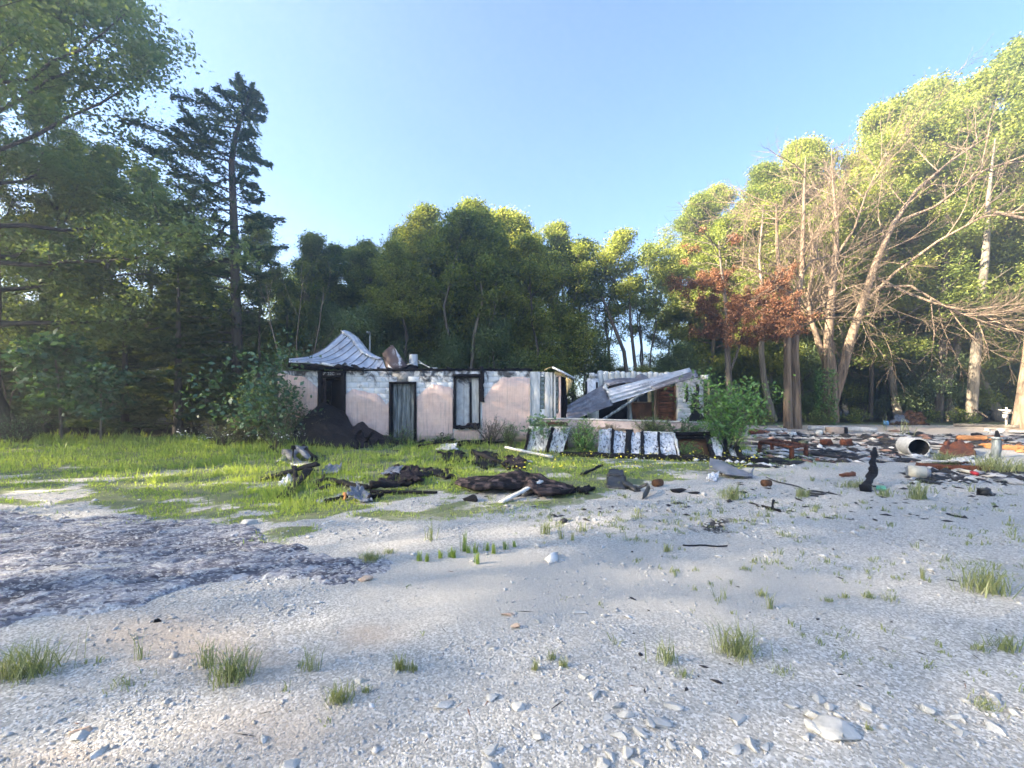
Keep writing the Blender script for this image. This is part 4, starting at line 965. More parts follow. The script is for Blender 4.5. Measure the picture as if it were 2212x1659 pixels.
# remains of white lettering on the header
mp = base('peeled_white_paint'); mp[2].inputs['Base Color'].default_value = (.6, .6, .6, 1); mpaint = mp[0]
cu = bpy.data.curves.new('lettering', 'FONT'); cu.body = '7\u02bc 22C  -~'; cu.size = .15; cu.materials.append(mpaint)
tmp = bpy.data.objects.new('lettering', cu); COL.objects.link(tmp); bpy.context.view_layer.update()
lm = bpy.data.meshes.new_from_object(tmp.evaluated_get(bpy.context.evaluated_depsgraph_get())); bpy.data.objects.remove(tmp)
if not lm.materials: lm.materials.append(mpaint)
to = link('lettering', lm, hd)
to.location = [float(v) for v in np.array([hx(699), HY - .055, hz(810.5)]) - wloc(hd)]; to.rotation_euler = (R(90), 0, 0)
# grey plank door
b = B(); b.beam((hx(844.5), HY - .03, 0), (hx(844.5), HY - .03, hz(826)), .08, .12, 6, .004, 10); b.make('door_jamb', M['char'], house)
b = B(); b.beam((hx(897), HY - .03, 0), (hx(897), HY - .03, hz(826)), .07, .12, 6, .004, 11); b.make('door_jamb', M['char'], house)
b = B(); b.beam((hx(842), HY - .035, hz(827)), (hx(899), HY - .035, hz(827)), .12, .07, 6, .004, 12); b.make('door_header', M['char'], house)
b = B(); b.box(hx(848), hx(895), HY + .11, HY + .13, .02, hz(829)); door = b.make('door', M['soot_dark'], house)
e = np.linspace(hx(847), hx(895.5), 6)
for i in range(5):
    b = B(); b.patch([(e[i] + .006, HY + .085 + .02 * (i % 2), .04), (e[i + 1] - .006, HY + .085 + .02 * (i % 2), .04), (e[i + 1] - .006, HY + .085, hz(829)), (e[i] + .006, HY + .085, hz(829))], 4, 14, .03, .012, 20 + i)
    b.make('plank', M['grey_plank'], door)
# window with grey boards behind
win = B(); win.beam((hx(981.5), HY - .03, hz(924)), (hx(982.5), HY - .03, hz(809)), .06, .12, 10, .006, 13); win = win.make('window_frame', M['char'], house)
B().beam((hx(1036), HY - .02, hz(924)), (hx(1035.5), HY - .02, hz(809)), .03, .1, 10, .005, 14).make('window_frame', M['char'], house)
B().beam((hx(980), HY - .03, hz(812)), (hx(1038), HY - .03, hz(812)), .13, .13, 10, .006, 15).make('window_frame', M['char'], house)
B().beam((hx(979), HY - .07, hz(922)), (hx(1036), HY - .07, hz(923)), .2, .1, 12, .016, 16).make('window_sill', M['char'], house)
B().beam((hx(1010), HY + .02, hz(918)), (hx(1034), HY - .02, hz(919)), .18, .1, 8, .03, 17).make('sill_rubble', M['char_brown'], house)
for i, (a, c_) in enumerate(((984, 1001), (1001.5, 1013.5), (1018.5, 1034.5))):
    B().patch([(hx(a), HY + .12, hz(922)), (hx(c_), HY + .12, hz(922)), (hx(c_), HY + .10, hz(816)), (hx(a), HY + .10, hz(816))], 6, 18, .025, .012, 30 + i).make('window_board', M['white_wood'] if i == 2 else M['block_dark'], house)
B().beam((hx(1016), HY + .06, hz(918)), (hx(1016), HY + .06, hz(838)), .05, .05, 10, .008, 18, .6).make('mullion', M['char'], house)
# white hairline edge strip beside the window
B().box(hx(1038), hx(1042), HY - .03, HY + .002, hz(950), hz(868)).make('edge_trim', M['white_wood'], house)
B().beam((hx(1145), HY - .03, 0), (hx(1145.5), HY - .03, hz(803)), .03, .05, 8, .003, 19).make('edge_trim', M['white_wood'], house)
# glass block bay at the far end of the front
def bay(a, c_, yy_, z0, z1, m_): return B().box(hx(a), hx(c_), yy_, yy_ + .12, z0, z1, .004).make('bay_panel', M[m_], house)
bay(1147, 1166.5, HY - .02, -.05, hz(803), 'white_wood'); bay(1177, 1188, HY - .02, -.05, hz(804), 'white_wood'); bay(1189, 1193.5, HY - .03, -.05, hz(804), 'white_wood')
bay(1167, 1176.5, HY + .0, hz(814), hz(803), 'block'); bay(1167, 1176.5, HY + .0, -.05, hz(884), 'block')
bay(1196, 1200.5, HY - .03, -.05, hz(805), 'white_wood'); bay(1207, 1211.5, HY - .04, -.05, hz(804), 'stucco'); bay(1201, 1206.5, HY - .02, hz(814), hz(805), 'stucco'); bay(1201, 1206.5, HY - .02, -.05, hz(893), 'stucco')
for a, c_, zb, n in ((1167, 1176.5, 884, 7), (1201, 1206.5, 893, 8)):
    z = np.linspace(hz(zb), hz(814), n + 1)
    for i in range(n): B().box(hx(a) + .004, hx(c_) - .004, HY + .045, HY + .12, z[i] + .006, z[i + 1] - .006, .012).make('glass_block', M['glassblock'], house)
B().box(hx(1193.5), hx(1196), HY + .02, HY + .1, -.05, hz(804)).make('bay_joint', M['soot_dark'], house)
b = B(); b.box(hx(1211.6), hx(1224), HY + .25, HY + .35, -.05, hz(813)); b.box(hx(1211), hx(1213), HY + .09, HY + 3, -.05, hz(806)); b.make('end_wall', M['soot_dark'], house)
b = B()
for px, s_ in ((1215, 3), (1220, 5), (1223, 8)): b.beam((hx(px), HY + .12, 0), (hx(px) + .02, HY + .12, hz(815)), .05, .06, 12, .014, s_)
b.make('charred_stud', M['char'], house)
B().solid(np.array([[P(1193, 793, 14.45), P(1193.5, 794, 15.6)], [P(1217, 804.5, 14.45), P(1217, 806, 15.6)], [P(1242, 818, 14.45), P(1240, 819, 15.6)]]), .07).make('eave', M['galv'], house)
B().solid(np.array([[P(1176, 799, 14.5), P(1180, 797, 15.4)], [P(1186, 795, 14.5), P(1187, 795, 15.4)], [P(1193, 793, 14.5), P(1193.5, 794, 15.4)]]), .03).make('eave', M['sunlit_wood'], house)
B().solid(np.array([[P(1222, 816, 14.62), P(1224.5, 854, 14.62)], [P(1230, 818, 14.6), P(1228, 842, 14.6)], [P(1237, 822, 14.55), P(1233, 835, 14.55)]]), .05).make('gable_board', M['sunlit_wood'], house)
B().solid(np.array([[P(1198, 801, 14.62), P(1198, 808, 14.62)], [P(1212, 806, 14.62), P(1212, 812, 14.62)], [P(1226, 814, 14.62), P(1226, 818, 14.62)]]), .04).make('gable_board', M['sunlit_wood'], house)

# crumpled metal roof: seamed sheets fanning from the low eave tip to the broken hip
def poly(pts, n):
    pts = np.array(pts, float); L = np.concatenate([[0], np.cumsum(np.linalg.norm(np.diff(pts, axis=0), axis=1))])
    t = np.linspace(0, L[-1], n); return np.stack([np.interp(t, L, pts[:, i]) for i in range(3)], -1)
hip = poly([P(745, 716, 16.9), P(764, 729, 16.6), P(776, 745, 16.2), P(789, 761, 15.8), P(806, 770, 15.5), P(827, 777, 15.3), P(834, 797, 14.95)], 73)
eav = poly([P(625, 777, 15.0), P(624, 783, 14.55), P(660, 783, 14.4), P(700, 787, 14.4), P(722, 790, 14.4), P(745, 789, 14.45), P(782, 797, 14.6), P(828, 798, 14.75)], 73)
ns = 9; st_ = 72 // ns
for i in range(ns):
    u = np.arange(i * st_, (i + 1) * st_ + 1); v = np.linspace(0, 1, 19)
    g = hip[u][:, None] * (1 - v)[None, :, None] + eav[u][:, None] * v[None, :, None]
    w = u / 72
    g[..., 2] -= (.34 * np.sin(np.pi * v) ** 1.1)[None] * (1 - .55 * w)[:, None]
    g[..., 2] += .05 * (fbm(u[:, None] * .14 + v[None] * 0, v[None] * 4 + u[:, None] * 0, 230) - .5)
    rib = np.zeros(len(u)); rib[0] = .02; rib[1] = .05
    g[..., 2] += rib[:, None]; g[..., 1] -= .5 * rib[:, None]
    B().solid(g, .008).make('roof_sheet', M['galv'], house)
    B().tube(g[0] + [0, -.03, .015], .02, 4).make('seam_shade', M['galv_dark'], house)  # added dark strip: weak shade along the rib put into colour
cap = np.stack([hip[:61] + [0, -.05, .05], hip[:61] + [.16, .1, .0]], 1); cap2 = np.stack([hip[:61] + [-.14, -.1, .0], hip[:61] + [0, -.05, .05]], 1)
b = B(); b.solid(cap, .01); b.solid(cap2, .01); b.make('ridge_cap', M['galv'], house)
b = B(); b.beam(P(624, 788, 14.45), P(744, 793, 14.45), .14, .13, 20, .016, 40); b.beam(P(740, 792, 14.5), P(786, 799, 14.55), .14, .09, 10, .02, 41); b.beam(P(626, 793, 14.6), P(700, 798, 14.6), .1, .12, 12, .01, 42)
b.beam(P(742, 788, 14.7), P(782, 797, 14.6), .1, .12, 8, .03, 43)
b.make('fascia', M['char'], house)
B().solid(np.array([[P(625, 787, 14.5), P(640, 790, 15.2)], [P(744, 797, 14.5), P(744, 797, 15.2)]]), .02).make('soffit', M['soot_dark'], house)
b = B(); b.patch([P(700, 782, 14.33), P(722, 789, 14.33), P(720, 792, 14.33), P(690, 787, 14.33)], 8, 4, .008, .02, 3, .3); b.make('hanging_scrap', M['galv'], house)

# folded brown sheet, vent pipe, wires on the wall top
b = B(); b.solid(np.stack([poly([P(826, 764, 15.3), P(836, 797, 15.0)], 8), poly([P(838, 752, 15.3), P(848, 797, 14.95)], 8), poly([P(847, 745, 15.4), P(866, 796, 15.0)], 8), poly([P(849, 746, 15.35), P(880, 791, 15.05)], 8)]), .012)
b.make('roof_scrap', M['sheet_brown'], label='folded brown and white roof sheet standing on the burnt wall top', cat='metal sheet')
b = B(); b.cyl(P(893, 800, 15.4), P(893, 766, 15.4), .17, .155, 20, False); b.cyl(P(893, 800, 15.4), P(893, 766.5, 15.4), .16, .145, 20, False)
vent = b.make('vent_pipe', M['galv'], label='pale metal vent pipe standing open on the burnt wall top', cat='vent pipe')
b = B(); b.ring(P(893, 766.3, 15.4), .155, .012, n=20); b.ring(P(893, 778, 15.4), .162, .01, n=20); b.make('pipe_rim', M['galv'], vent)
b = B(); b.patch([P(846, 800, 15), P(902, 800, 15), P(896, 789, 15.3), P(868, 788, 15.3)], 14, 6, .1, .08, 8, .4); b.make('roofing_heap', M['char'], label='black burnt roofing heap around the vent pipe', cat='debris')
b = B()
for s_ in range(3):
    b.tube(np.array([P(904, 780 + 2 * s_, 15.2), P(916, 788, 15.1), P(928, 793 + s_, 15), P(945, 796, 14.9)]) + np.random.default_rng(s_).normal(0, .03, (4, 3)), .012, 4)
b.make('loose_wire', M['white_wood'], label='loose pale wires trailing from the vent pipe along the wall top', cat='wire')
b = B(); b.beam(P(876, 790, 15.1), P(898, 781, 15.1), .05, .03, 3, .004, 2); b.make('board', M['white_wood'], label='short white board poking up beside the vent pipe', cat='board')
# slim pole with a lamp head behind the roof
b = B(); b.cyl((PX(798, 20.5), 20.5, 0), P(799, 724, 20.5), .045, .035, 8)
pole = b.make('lamp_pole', M['concrete'], label='slim grey pole with a small lamp head behind the metal roof', cat='lamp post')
b = B(); b.tube([P(799, 724, 20.5), P(799.5, 718, 20.5), P(797, 716.5, 20.45), P(793, 718, 20.4)], .03, 6); b.cyl(P(794, 716, 20.4), P(794, 720, 20.4), .06, .09, 10); b.make('lamp_head', M['concrete'], pole)

# ------------------------------------------------------------------ the collapsed shed behind the planter
SY = 16.6
def sx(px): return PX(px, SY)
def sz(py): return PZ(py, SY)
shed = empty('collapsed_shed', (sx(1395), SY + 1, 0), 'collapsed white block shed under fallen corrugated roof sheets', 'shed')
b = B(); b.box(sx(1268), sx(1290), SY - .3, SY + .0, 0, sz(818)); b.make('pillar', M['block'], shed)
b = B(); b.box(sx(1271), sx(1281), SY - .3, SY - .05, sz(817), sz(806)); b.make('pillar_cap', M['white_wood'], shed)
b = B(); b.box(sx(1281.5), sx(1290), SY - .2, SY - .05, sz(817), sz(808)); b.make('pillar_cap', M['concrete'], shed)
b = B(); b.box(sx(1284), sx(1288), SY - .32, SY - .3, sz(848), sz(826)); b.make('charred_stud', M['char'], shed)
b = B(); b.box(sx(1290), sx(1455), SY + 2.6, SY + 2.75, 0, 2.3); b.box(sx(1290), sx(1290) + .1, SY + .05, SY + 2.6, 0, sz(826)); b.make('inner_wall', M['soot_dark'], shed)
# scalloped white sheeting along the top
e = np.linspace(1290, 1468, 16)
for i in range(15):
    x = np.linspace(sx(e[i]) + .004, sx(e[i + 1]) - .004, 7); v = np.linspace(0, 1, 4); tt = np.linspace(0, np.pi, 7)
    top = sz(802 + 4 * i / 15) + .03 * np.sin(tt) - .02 * ((i * 7) % 3); bot = sz(825 + 2 * (i % 3))
    if i == 0: bot = sz(846)
    if i == 1: bot = sz(836)
    g = np.stack([np.repeat(x[:, None], 4, 1), SY - .1 - .05 * np.sin(tt)[:, None] + 0 * v[None] + (.05 * v if i < 2 else 0 * v)[None], bot + (top - bot)[:, None] * v[None]], -1)
    B().solid(g, .012).make('roof_panel', M['white_wood'], shed)
# right hand block wall with each block
b = B(); b.box(sx(1455), sx(1516), SY - .38, SY - .2, 0, sz(818)); sw = b.make('wall', M['mortar'], shed)
z = -.02; r_ = 0; wcache = {}
while z + .2 < sz(818):
    x = sx(1455) - (.2 if r_ % 2 else 0)
    while x < sx(1516):
        p, q_ = max(x, sx(1455)), min(x + .4, sx(1516)); x += .4; w = round(q_ - p, 2)
        if w < .06: continue
        if w not in wcache:
            k_ = B(); k_.box(-w / 2 + .004, w / 2 - .004, -.012, .02, .004, .196, .006); wcache[w] = mesh_np('block', np.concatenate(k_.V), k_.F, M['block_dark'])
        link('block', wcache[w], sw, np.array([(p + q_) / 2, SY - .385, z]) - wloc(shed))
    z += .2; r_ += 1
b = B(); b.box(sx(1510), sx(1519), SY - .5, SY - .39, 0, sz(822)); b.make('corner_post', M['char'], shed)
b = B(); b.box(sx(1515.5), sx(1520), SY - .52, SY - .5, sz(862), sz(826)); b.make('corner_trim', M['sunlit_wood'], shed)
b = B(); b.box(sx(1508), sx(1520), SY - .5, SY - .2, sz(821), sz(811)); b.make('pillar_cap', M['white_wood'], shed)
b = B(); b.beam((sx(1496), SY - .42, sz(884)), (sx(1497), SY - .42, sz(831)), .1, .04, 8, .012, 3); b.beam((sx(1474), SY - .42, sz(868)), (sx(1475), SY - .42, sz(836)), .06, .04, 8, .012, 4); b.make('charred_stud', M['char'], shed)
B().patch([(sx(1478), SY - .43, .05), (sx(1509), SY - .43, .05), (sx(1508), SY - .42, sz(882)), (sx(1480), SY - .42, sz(880))], 10, 10, .02, .02, 44, .5).make('charred_board', M['char'], shed)
B().patch([(sx(1481), SY - .44, sz(880)), (sx(1502), SY - .44, sz(878)), (sx(1499), SY - .42, sz(858)), (sx(1486), SY - .42, sz(847))], 10, 10, .02, .02, 45, .7).make('charred_board', M['soot_dark'], shed)
# rusty lath panel and brown boards
b = B(); b.box(sx(1418), sx(1454), SY - .15, SY - .1, 0, sz(835)); lath = b.make('lath_panel', M['rust_wood'], shed)
rgl = np.random.default_rng(8)
for i in range(17):
    pz = 840 + i * 4.1
    B().beam((sx(1417) , SY - .17, sz(pz + rgl.normal(0, 1))), (sx(1453) + rgl.normal(0, .05), SY - .17, sz(pz + rgl.normal(0, 1.5))), .03, .035, 5, .006, i, bend=rgl.normal(0, .03)).make('lath', M['rust_lath'], lath)
for px in (1417, 1454): B().beam((sx(px), SY - .2, 0), (sx(px), SY - .2, sz(834)), .06, .06, 6, .006, px).make('lath_stud', M['rust_wood'], lath)
B().box(sx(1364), sx(1409), SY + .05, SY + .12, 0, sz(870)).make('brown_board', M['rust_wood'], shed)
B().box(sx(1364), sx(1409), SY + .02, SY + .16, sz(870), sz(868)).make('board_cap', M['plank_wood'], shed)
B().box(sx(1404), sx(1411), SY + .2, SY + .3, 0, sz(846)).make('sunlit_post', M['sunlit_wood'], shed)
B().beam((sx(1413), SY - .1, 0), (sx(1414), SY - .1, sz(838)), .09, .09, 8, .008, 5).make('post', M['plank_wood'], shed)
B().beam((sx(1357), SY - .25, 0), (sx(1356), SY - .25, sz(858)), .16, .14, 10, .014, 6, .8).make('post', M['grey_plank'], shed)
B().beam((sx(1388), SY + .5, sz(872)), (sx(1380), SY + .5, sz(838)), .08, .08, 8, .008, 7).make('post', M['grey_plank'], shed)
B().patch([(sx(1330), SY + .3, 0), (sx(1356), SY + .3, 0), (sx(1356), SY + .3, sz(872)), (sx(1330), SY + .3, sz(880))], 6, 6, .03, .03, 46).make('charred_board', M['char'], shed)
def rsheet(name, c, n, mat_, parent=None, rib=.055, seed=0, sag=0., nv=15, curl=None, **kw):
    """fallen roofing: n ribs running from edge c0-c3 to edge c1-c2"""
    c = [np.asarray(v, float) for v in c]; nu = n * 6 + 1
    u = np.linspace(0, 1, nu)[:, None, None]; v = np.linspace(0, 1, nv)[None, :, None]
    g = (c[0] * (1 - v) + c[1] * v) * (1 - u) + (c[3] * (1 - v) + c[2] * v) * u
    N = np.cross(c[1] - c[0], c[3] - c[0]); N /= np.linalg.norm(N); N = N if N[1] < 0 else -N
    k = np.arange(nu) % 6; h = np.where(k == 0, rib, np.where((k == 1) | (k == 5), rib * .35, 0.))
    dd = h[:, None] + sag * np.sin(np.pi * v[0, :, 0])[None] + .03 * (fbm(u[..., 0] * 4 + 0 * v[..., 0], v[..., 0] * 5 + 0 * u[..., 0], seed) - .5)
    if curl: dd = dd + curl * (u[..., 0] ** 3)
    return B().solid(g + N * dd[..., None], .008).make(name, M[mat_], parent, **kw)
rsheet('roof_sheet', [P(1222, 880, 15.1), P(1303, 833, 15.8), P(1325, 877, 15.3), P(1224, 915, 14.3)], 4, 'galv_dark', seed=61, label='dark ribbed roof sheet sliding to the ground beside the house', cat='roof sheet')
long_sheet = rsheet('roof_sheet', [P(1309, 843, 15.6), P(1489, 796, 15.9), P(1502, 812, 15.5), P(1320, 869, 15.3)], 4, 'galv', seed=62, label='long pale ribbed roof sheet fallen slantwise across the shed', cat='roof sheet', curl=-.15)
mp2 = base('faded_grey_print'); mp2[2].inputs['Base Color'].default_value = (.20, .22, .26, 1)
from mathutils import Matrix
q0, q1, q3 = P(1309, 843, 15.6), P(1489, 796, 15.9), P(1320, 869, 15.3); ax = (q1 - q0) / np.linalg.norm(q1 - q0); az_ = np.cross(ax, q0 - q3); az_ /= np.linalg.norm(az_); ay = np.cross(az_, ax)
for body, f, g_, size in (('139WE!', .36, .52, .20), ('BK', .30, .80, .16)):
    cu = bpy.data.curves.new('print', 'FONT'); cu.body = body; cu.size = size
    tmp = bpy.data.objects.new('print', cu); COL.objects.link(tmp); bpy.context.view_layer.update()
    lm = bpy.data.meshes.new_from_object(tmp.evaluated_get(bpy.context.evaluated_depsgraph_get())); bpy.data.objects.remove(tmp)
    lm.materials.clear(); lm.materials.append(mp2[0])
    to = link('printed_lettering', lm, long_sheet); pos = q0 + (q1 - q0) * f + (q3 - q0) * g_ + az_ * .055 - wloc(long_sheet)
    to.matrix_local = Matrix(((ax[0], ay[0], az_[0], pos[0]), (ax[1], ay[1], az_[1], pos[1]), (ax[2], ay[2], az_[2], pos[2]), (0, 0, 0, 1)))
rsheet('roof_sheet', [P(1405, 836, 15.45), P(1503, 801, 15.7), P(1508, 823, 15.4), P(1420, 848, 15.3)], 2, 'galv_dark', seed=63, label='curled grey sheet edge under the high end of the long roof sheet', cat='roof sheet', curl=.25, sag=.05)
rsheet('roof_sheet', [P(1304, 825, 16.2), P(1405, 826, 16.2), P(1400, 833, 15.8), P(1316, 836, 15.8)], 2, 'galv_dark', seed=64, label='buckled grey sheet lying along the white shed sheeting', cat='roof sheet', sag=.12)
B().solid(np.stack([poly([P(1368, 824, 16.35), P(1375, 811, 16.4)], 5), poly([P(1386, 823, 16.3), P(1386, 807, 16.4)], 5), poly([P(1406, 823, 16.35), P(1396, 812, 16.4)], 5)]), .012).make('sheet_scrap', M['galv_dark'], label='small bent grey sheet standing up from the white shed sheeting', cat='metal sheet')
B().solid(np.stack([poly([P(1300, 838, 15.75), P(1312, 866, 15.5)], 5), poly([P(1308, 828, 15.8), P(1318, 850, 15.6)], 5)]), .02).make('sheet_scrap', M['white_wood'], label='pale torn strip where the dark and pale roof sheets meet', cat='metal sheet')
B().beam(P(1301, 908, 15.0), P(1389, 849, 15.55), .085, .07, 12, .012, 9).make('fallen_pole', M['grey_plank'], label='grey slanting pole propping the fallen roof sheets', cat='pole')

# planter wall, rubble on it
b = B(); b.solid(np.stack([poly([P(1170, 906, 13.2), P(1170, 906, 13.2) * [1, 1, 0] - [0, 0, .1]], 4), poly([P(1224, 905.5, 13.2), P(1224, 905.5, 13.2) * [1, 1, 0] - [0, 0, .1]], 4), poly([P(1300, 907.5, 13.0), P(1300, 907, 13.) * [1, 1, 0] - [0, 0, .1]], 4), poly([P(1460, 912, 12.8), P(1460, 912, 12.8) * [1, 1, 0] - [0, 0, .1]], 4), poly([P(1560, 915, 12.7), P(1560, 915, 12.7) * [1, 1, 0] - [0, 0, .1]], 4)]), .2)
pw = b.make('planter_wall', M['plaster_pink'], label='low pinkish rendered planter wall before the collapsed shed', cat='wall')
b = B(); b.solid(np.stack([np.stack([P(a, c_, y_) + [0, -.12, .012], P(a, c_, y_) + [0, .14, .012]]) for a, c_, y_ in ((1168, 905, 13.2), (1224, 905, 13.2), (1300, 907, 13.0), (1460, 911.5, 12.8), (1562, 914.5, 12.7))]), .03)
b.make('coping', M['white_wood'], pw)
b = B(); b.box(PX(1170, 12.8), PX(1224, 12.8), 12.55, 13.05, 0, PZ(912, 12.8)); b.make('planter_soil', M['rust_wood'], pw)

# fallen wall panels with ash white faces, leaning on the planter
fp = empty('fallen_wall_frame', (PX(1300, 11.6), 11.5, 0), 'row of fallen ash white wall panels between charred studs', 'wall frame')
def lean(name, a0, a1, ty, b0, b1, by, mat_, th=.03, amp=.05, seed=0, Yt=12.2, n=(14, 16)):
    yb = GY(by); 
    B().patch([P(b0, by, yb), P(b1, by, yb), P(a1, ty, Yt), P(a0, ty, Yt)], n[0], n[1], th, amp, seed, .12, 3.).make(name, M[mat_], fp)
lean('panel', 1148, 1193, 925, 1136, 1178, 976, 'ash', seed=1); lean('panel', 1196, 1231, 926, 1182, 1216, 978, 'ash', seed=2)
lean('panel', 1294, 1322, 928, 1291, 1318, 984, 'ash', seed=3, Yt=12); lean('panel', 1326, 1352, 932, 1322, 1350, 987, 'ash', seed=4, Yt=12)
lean('panel', 1364, 1384, 935, 1361, 1384, 989, 'ash', seed=5, Yt=11.9); lean('panel', 1388, 1420, 935, 1391, 1424, 991, 'ash', seed=6, Yt=11.9); lean('panel', 1423, 1454, 938, 1426, 1462, 992, 'ash', seed=7, Yt=11.8)
lean('panel', 1527, 1548, 945, 1545, 1578, 1000, 'ash', seed=8, Yt=11.5); lean('panel', 1572, 1590, 965, 1585, 1612, 1000, 'ash', seed=9, Yt=11.3)
def stud(p, py0, q_, py1, w, s_, Yt=12.1, mat_='char'):
    B().beam(P(p, py0, Yt) + [0, -.04, 0], P(q_, py1, GY(py1)) + [0, -.04, 0], w, .09, 10, .012, s_).make('stud', M[mat_], fp)
stud(1194.5, 924, 1180, 978, .06, 1); stud(1324, 928, 1320, 987, .06, 2, 12); stud(1358, 930, 1355, 988, .15, 3, 12); stud(1386, 934, 1388, 990, .08, 4, 11.9); stud(1421.5, 935, 1425, 992, .05, 5, 11.9)
stud(1455, 938, 1468, 992, .05, 6, 11.8, 'white_wood'); stud(1144, 926, 1134, 976, .07, 7, 12.2); stud(1526, 944, 1542, 998, .09, 8, 11.6); stud(1552, 958, 1572, 1000, .08, 9, 11.5); stud(1566, 948, 1560, 1000, .07, 10, 11.4); stud(1590, 962, 1600, 1002, .12, 11, 11.2)
for a, y0, c_, y1, w, Yt, mt in ((1142, 923, 1233, 924, .05, 12.25, 'white_wood'), (1290, 925, 1368, 930, .06, 12.05, 'plank_wood'), (1384, 933, 1456, 936, .05, 11.95, 'white_wood'), (1456, 938, 1535, 938, .12, 11.8, 'char'), (1460, 946, 1520, 946, .06, 11.7, 'char')):
    B().beam(P(a, y0, Yt), P(c_, y1, Yt - .05), .08, w, 14, .008, int(a)).make('top_rail', M[mt], fp)
b = B(); b.beam(G(1209, 985) + [0, 0, .05], G(1420, 993) + [0, 0, .06], .14, .13, 26, .014, 61); b.beam(G(1415, 993) + [0, 0, .05], G(1660, 1001) + [0, 0, .05], .16, .14, 26, .018, 62); b.make('sill_beam', M['char'], fp)
B().patch([P(1462, 992, 10.7), P(1535, 996, 10.6), P(1525, 948, 11.9), P(1458, 946, 11.9)], 10, 10, .03, .06, 66).make('dark_backing', M['rust_wood'], fp)
b = B(); rgd = np.random.default_rng(14)
for i in range(46):
    px = rgd.uniform(1370, 1640); c_ = G(px, 991 + (px - 1400) * .04 + rgd.normal(0, 3)); s_ = rgd.uniform(.03, .1)
    V = octa * s_ * rgd.uniform(.5, 1.3, (6, 1)) * [1, 1, .6] + c_ + [0, 0, .05]; b.add(V, [of])
b.make('plaster_crumbs', M['cloth'], label='white plaster crumbs along the charred sill beam', cat='rubble', kind='stuff')
def rock(px, py, w, h, d, seed, label, mat_='stone', group=None, rot=0., name='stone', cat='stone'):
    rgk = np.random.default_rng(seed); import bmesh
    bm = bmesh.new(); bmesh.ops.create_icosphere(bm, subdivisions=3, radius=1.)
    V = np.array([v.co[:] for v in bm.verts]); F = np.array([[v.index for v in f.verts] for f in bm.faces]); bm.free()
    for _ in range(11):                       # chip flats off the ball
        nrm = rgk.normal(0, 1, 3); nrm[2] *= .7; nrm /= np.linalg.norm(nrm); k = rgk.uniform(.30, .62)
        dd = V @ nrm; V = V - np.where(dd > k, dd - k, 0)[:, None] * nrm
    V += .02 * (np.stack([fbm(V[:, 0] * 3 + V[:, 2] * 2, V[:, 1] * 3 + i * 7, seed + i) for i in range(3)], -1) - .5) * 2
    V /= np.abs(V).max(0); a = rot + rgk.uniform(-.3, .3); V = V * [w / 2, d / 2, h / 2]
    V = np.stack([V[:, 0] * math.cos(a) - V[:, 1] * math.sin(a), V[:, 0] * math.sin(a) + V[:, 1] * math.cos(a), V[:, 2]], -1)
    b = B(); b.add(V + G(px, py) + [0, 0, h * .18], [F]); return b.make(name, M[mat_], label=label, cat=cat, group=group)
# ------------------------------------------------------------------ burnt debris in the grass
def slab(name, px4, mat_, th, amp, seed, label, cat, lift=(0, 0, 0, 0), n=(22, 16), ragged=.5, sag=0., sc=2.):
    c = [G(*p) + [0, 0, .03 + l] for p, l in zip(px4, lift)]
    b = B(); b.patch(c, n[0], n[1], th, amp, seed, ragged, sc, sag)
    return b.make(name, M[mat_], label=label, cat=cat)
def stick(name, p, q, w, h, mat_, label, cat, lp=0., lq=0., jit=.008, seed=0, taper=1., bend=0.):
    return B().beam(G(*p) + [0, 0, h / 2 + lp], G(*q) + [0, 0, h / 2 + lq], w, h, 12, jit, seed, taper, bend=bend).make(name, M[mat_], label=label, cat=cat)
# slumped roofing against the first doorway
b = B(); u = np.linspace(0, 1, 30); v = np.linspace(0, 1, 26)
Lf = poly([P(633, 958, 12.9), P(636, 930, 13.5), P(665, 895, 14.2), P(697, 868, 14.62)], 26); Rt = poly([P(775, 972, 12.6), P(770, 948, 13.2), P(762, 925, 13.9), P(745, 893, 14.62)], 26)
g = Lf[None] * (1 - u)[:, None, None] + Rt[None] * u[:, None, None]
g[..., 2] += .16 * np.sin(np.pi * u)[:, None] * np.sin(np.pi * np.clip(v, 0, 1))[None] + .10 * (fbm(u[:, None] * 6, v[None] * 9, 301, 5) - .5)
g[..., 2] = np.maximum(g[..., 2], .0); b.solid(g, .07)
b.make('slumped_roofing', M['char'], label='black roofing sheet slumped from the eave across the first doorway', cat='roofing')
b = B(); xs = np.linspace(0, 1, 40); ys = np.linspace(0, 1, 22)
x = PX(722, 13.6) + xs * (PX(858, 13.6) - PX(722, 13.6)); y = 12.9 + ys * 1.65
hh = (np.interp(xs, [0, .15, .35, .5, .62, .8, 1], [.25, .55, .75, .45, .28, .22, .02])[:, None] * np.sin(np.pi * np.clip(ys * .62 + .02, 0, 1))[None]) * (.7 + .6 * fbm(xs[:, None] * 7, ys[None] * 5, 302, 4)) + .10 * (fbm(xs[:, None] * 16, ys[None] * 10, 303, 4) - .5)
b.solid(np.stack([np.repeat(x[:, None], 22, 1), np.repeat(y[None], 40, 0), hh - .02], -1), .05)
b.make('burnt_heap', M['char_brown'], label='heap of charred shingles below the smoky pink render', cat='debris heap')
rgd = np.random.default_rng(31)
for i, (px, py, L, az, lab) in enumerate(((790, 940, .5, .3, 'curled black scrap on top of the charred shingle heap'), (805, 958, .4, -.4, 'small black curl at the low end of the shingle heap'))):
    c = P(px, py, 13.3); b = B(); b.solid(np.stack([c + np.array([L * (k / 8 - .5), .1 * math.sin(k), .12 * math.sin(k * .9)]) + np.array([[0, -.15, .06]]) * np.array([[0], [1]]) for k in range(9)]), .03)
    b.make('roofing_scrap', M['char'], label=lab, cat='scrap')
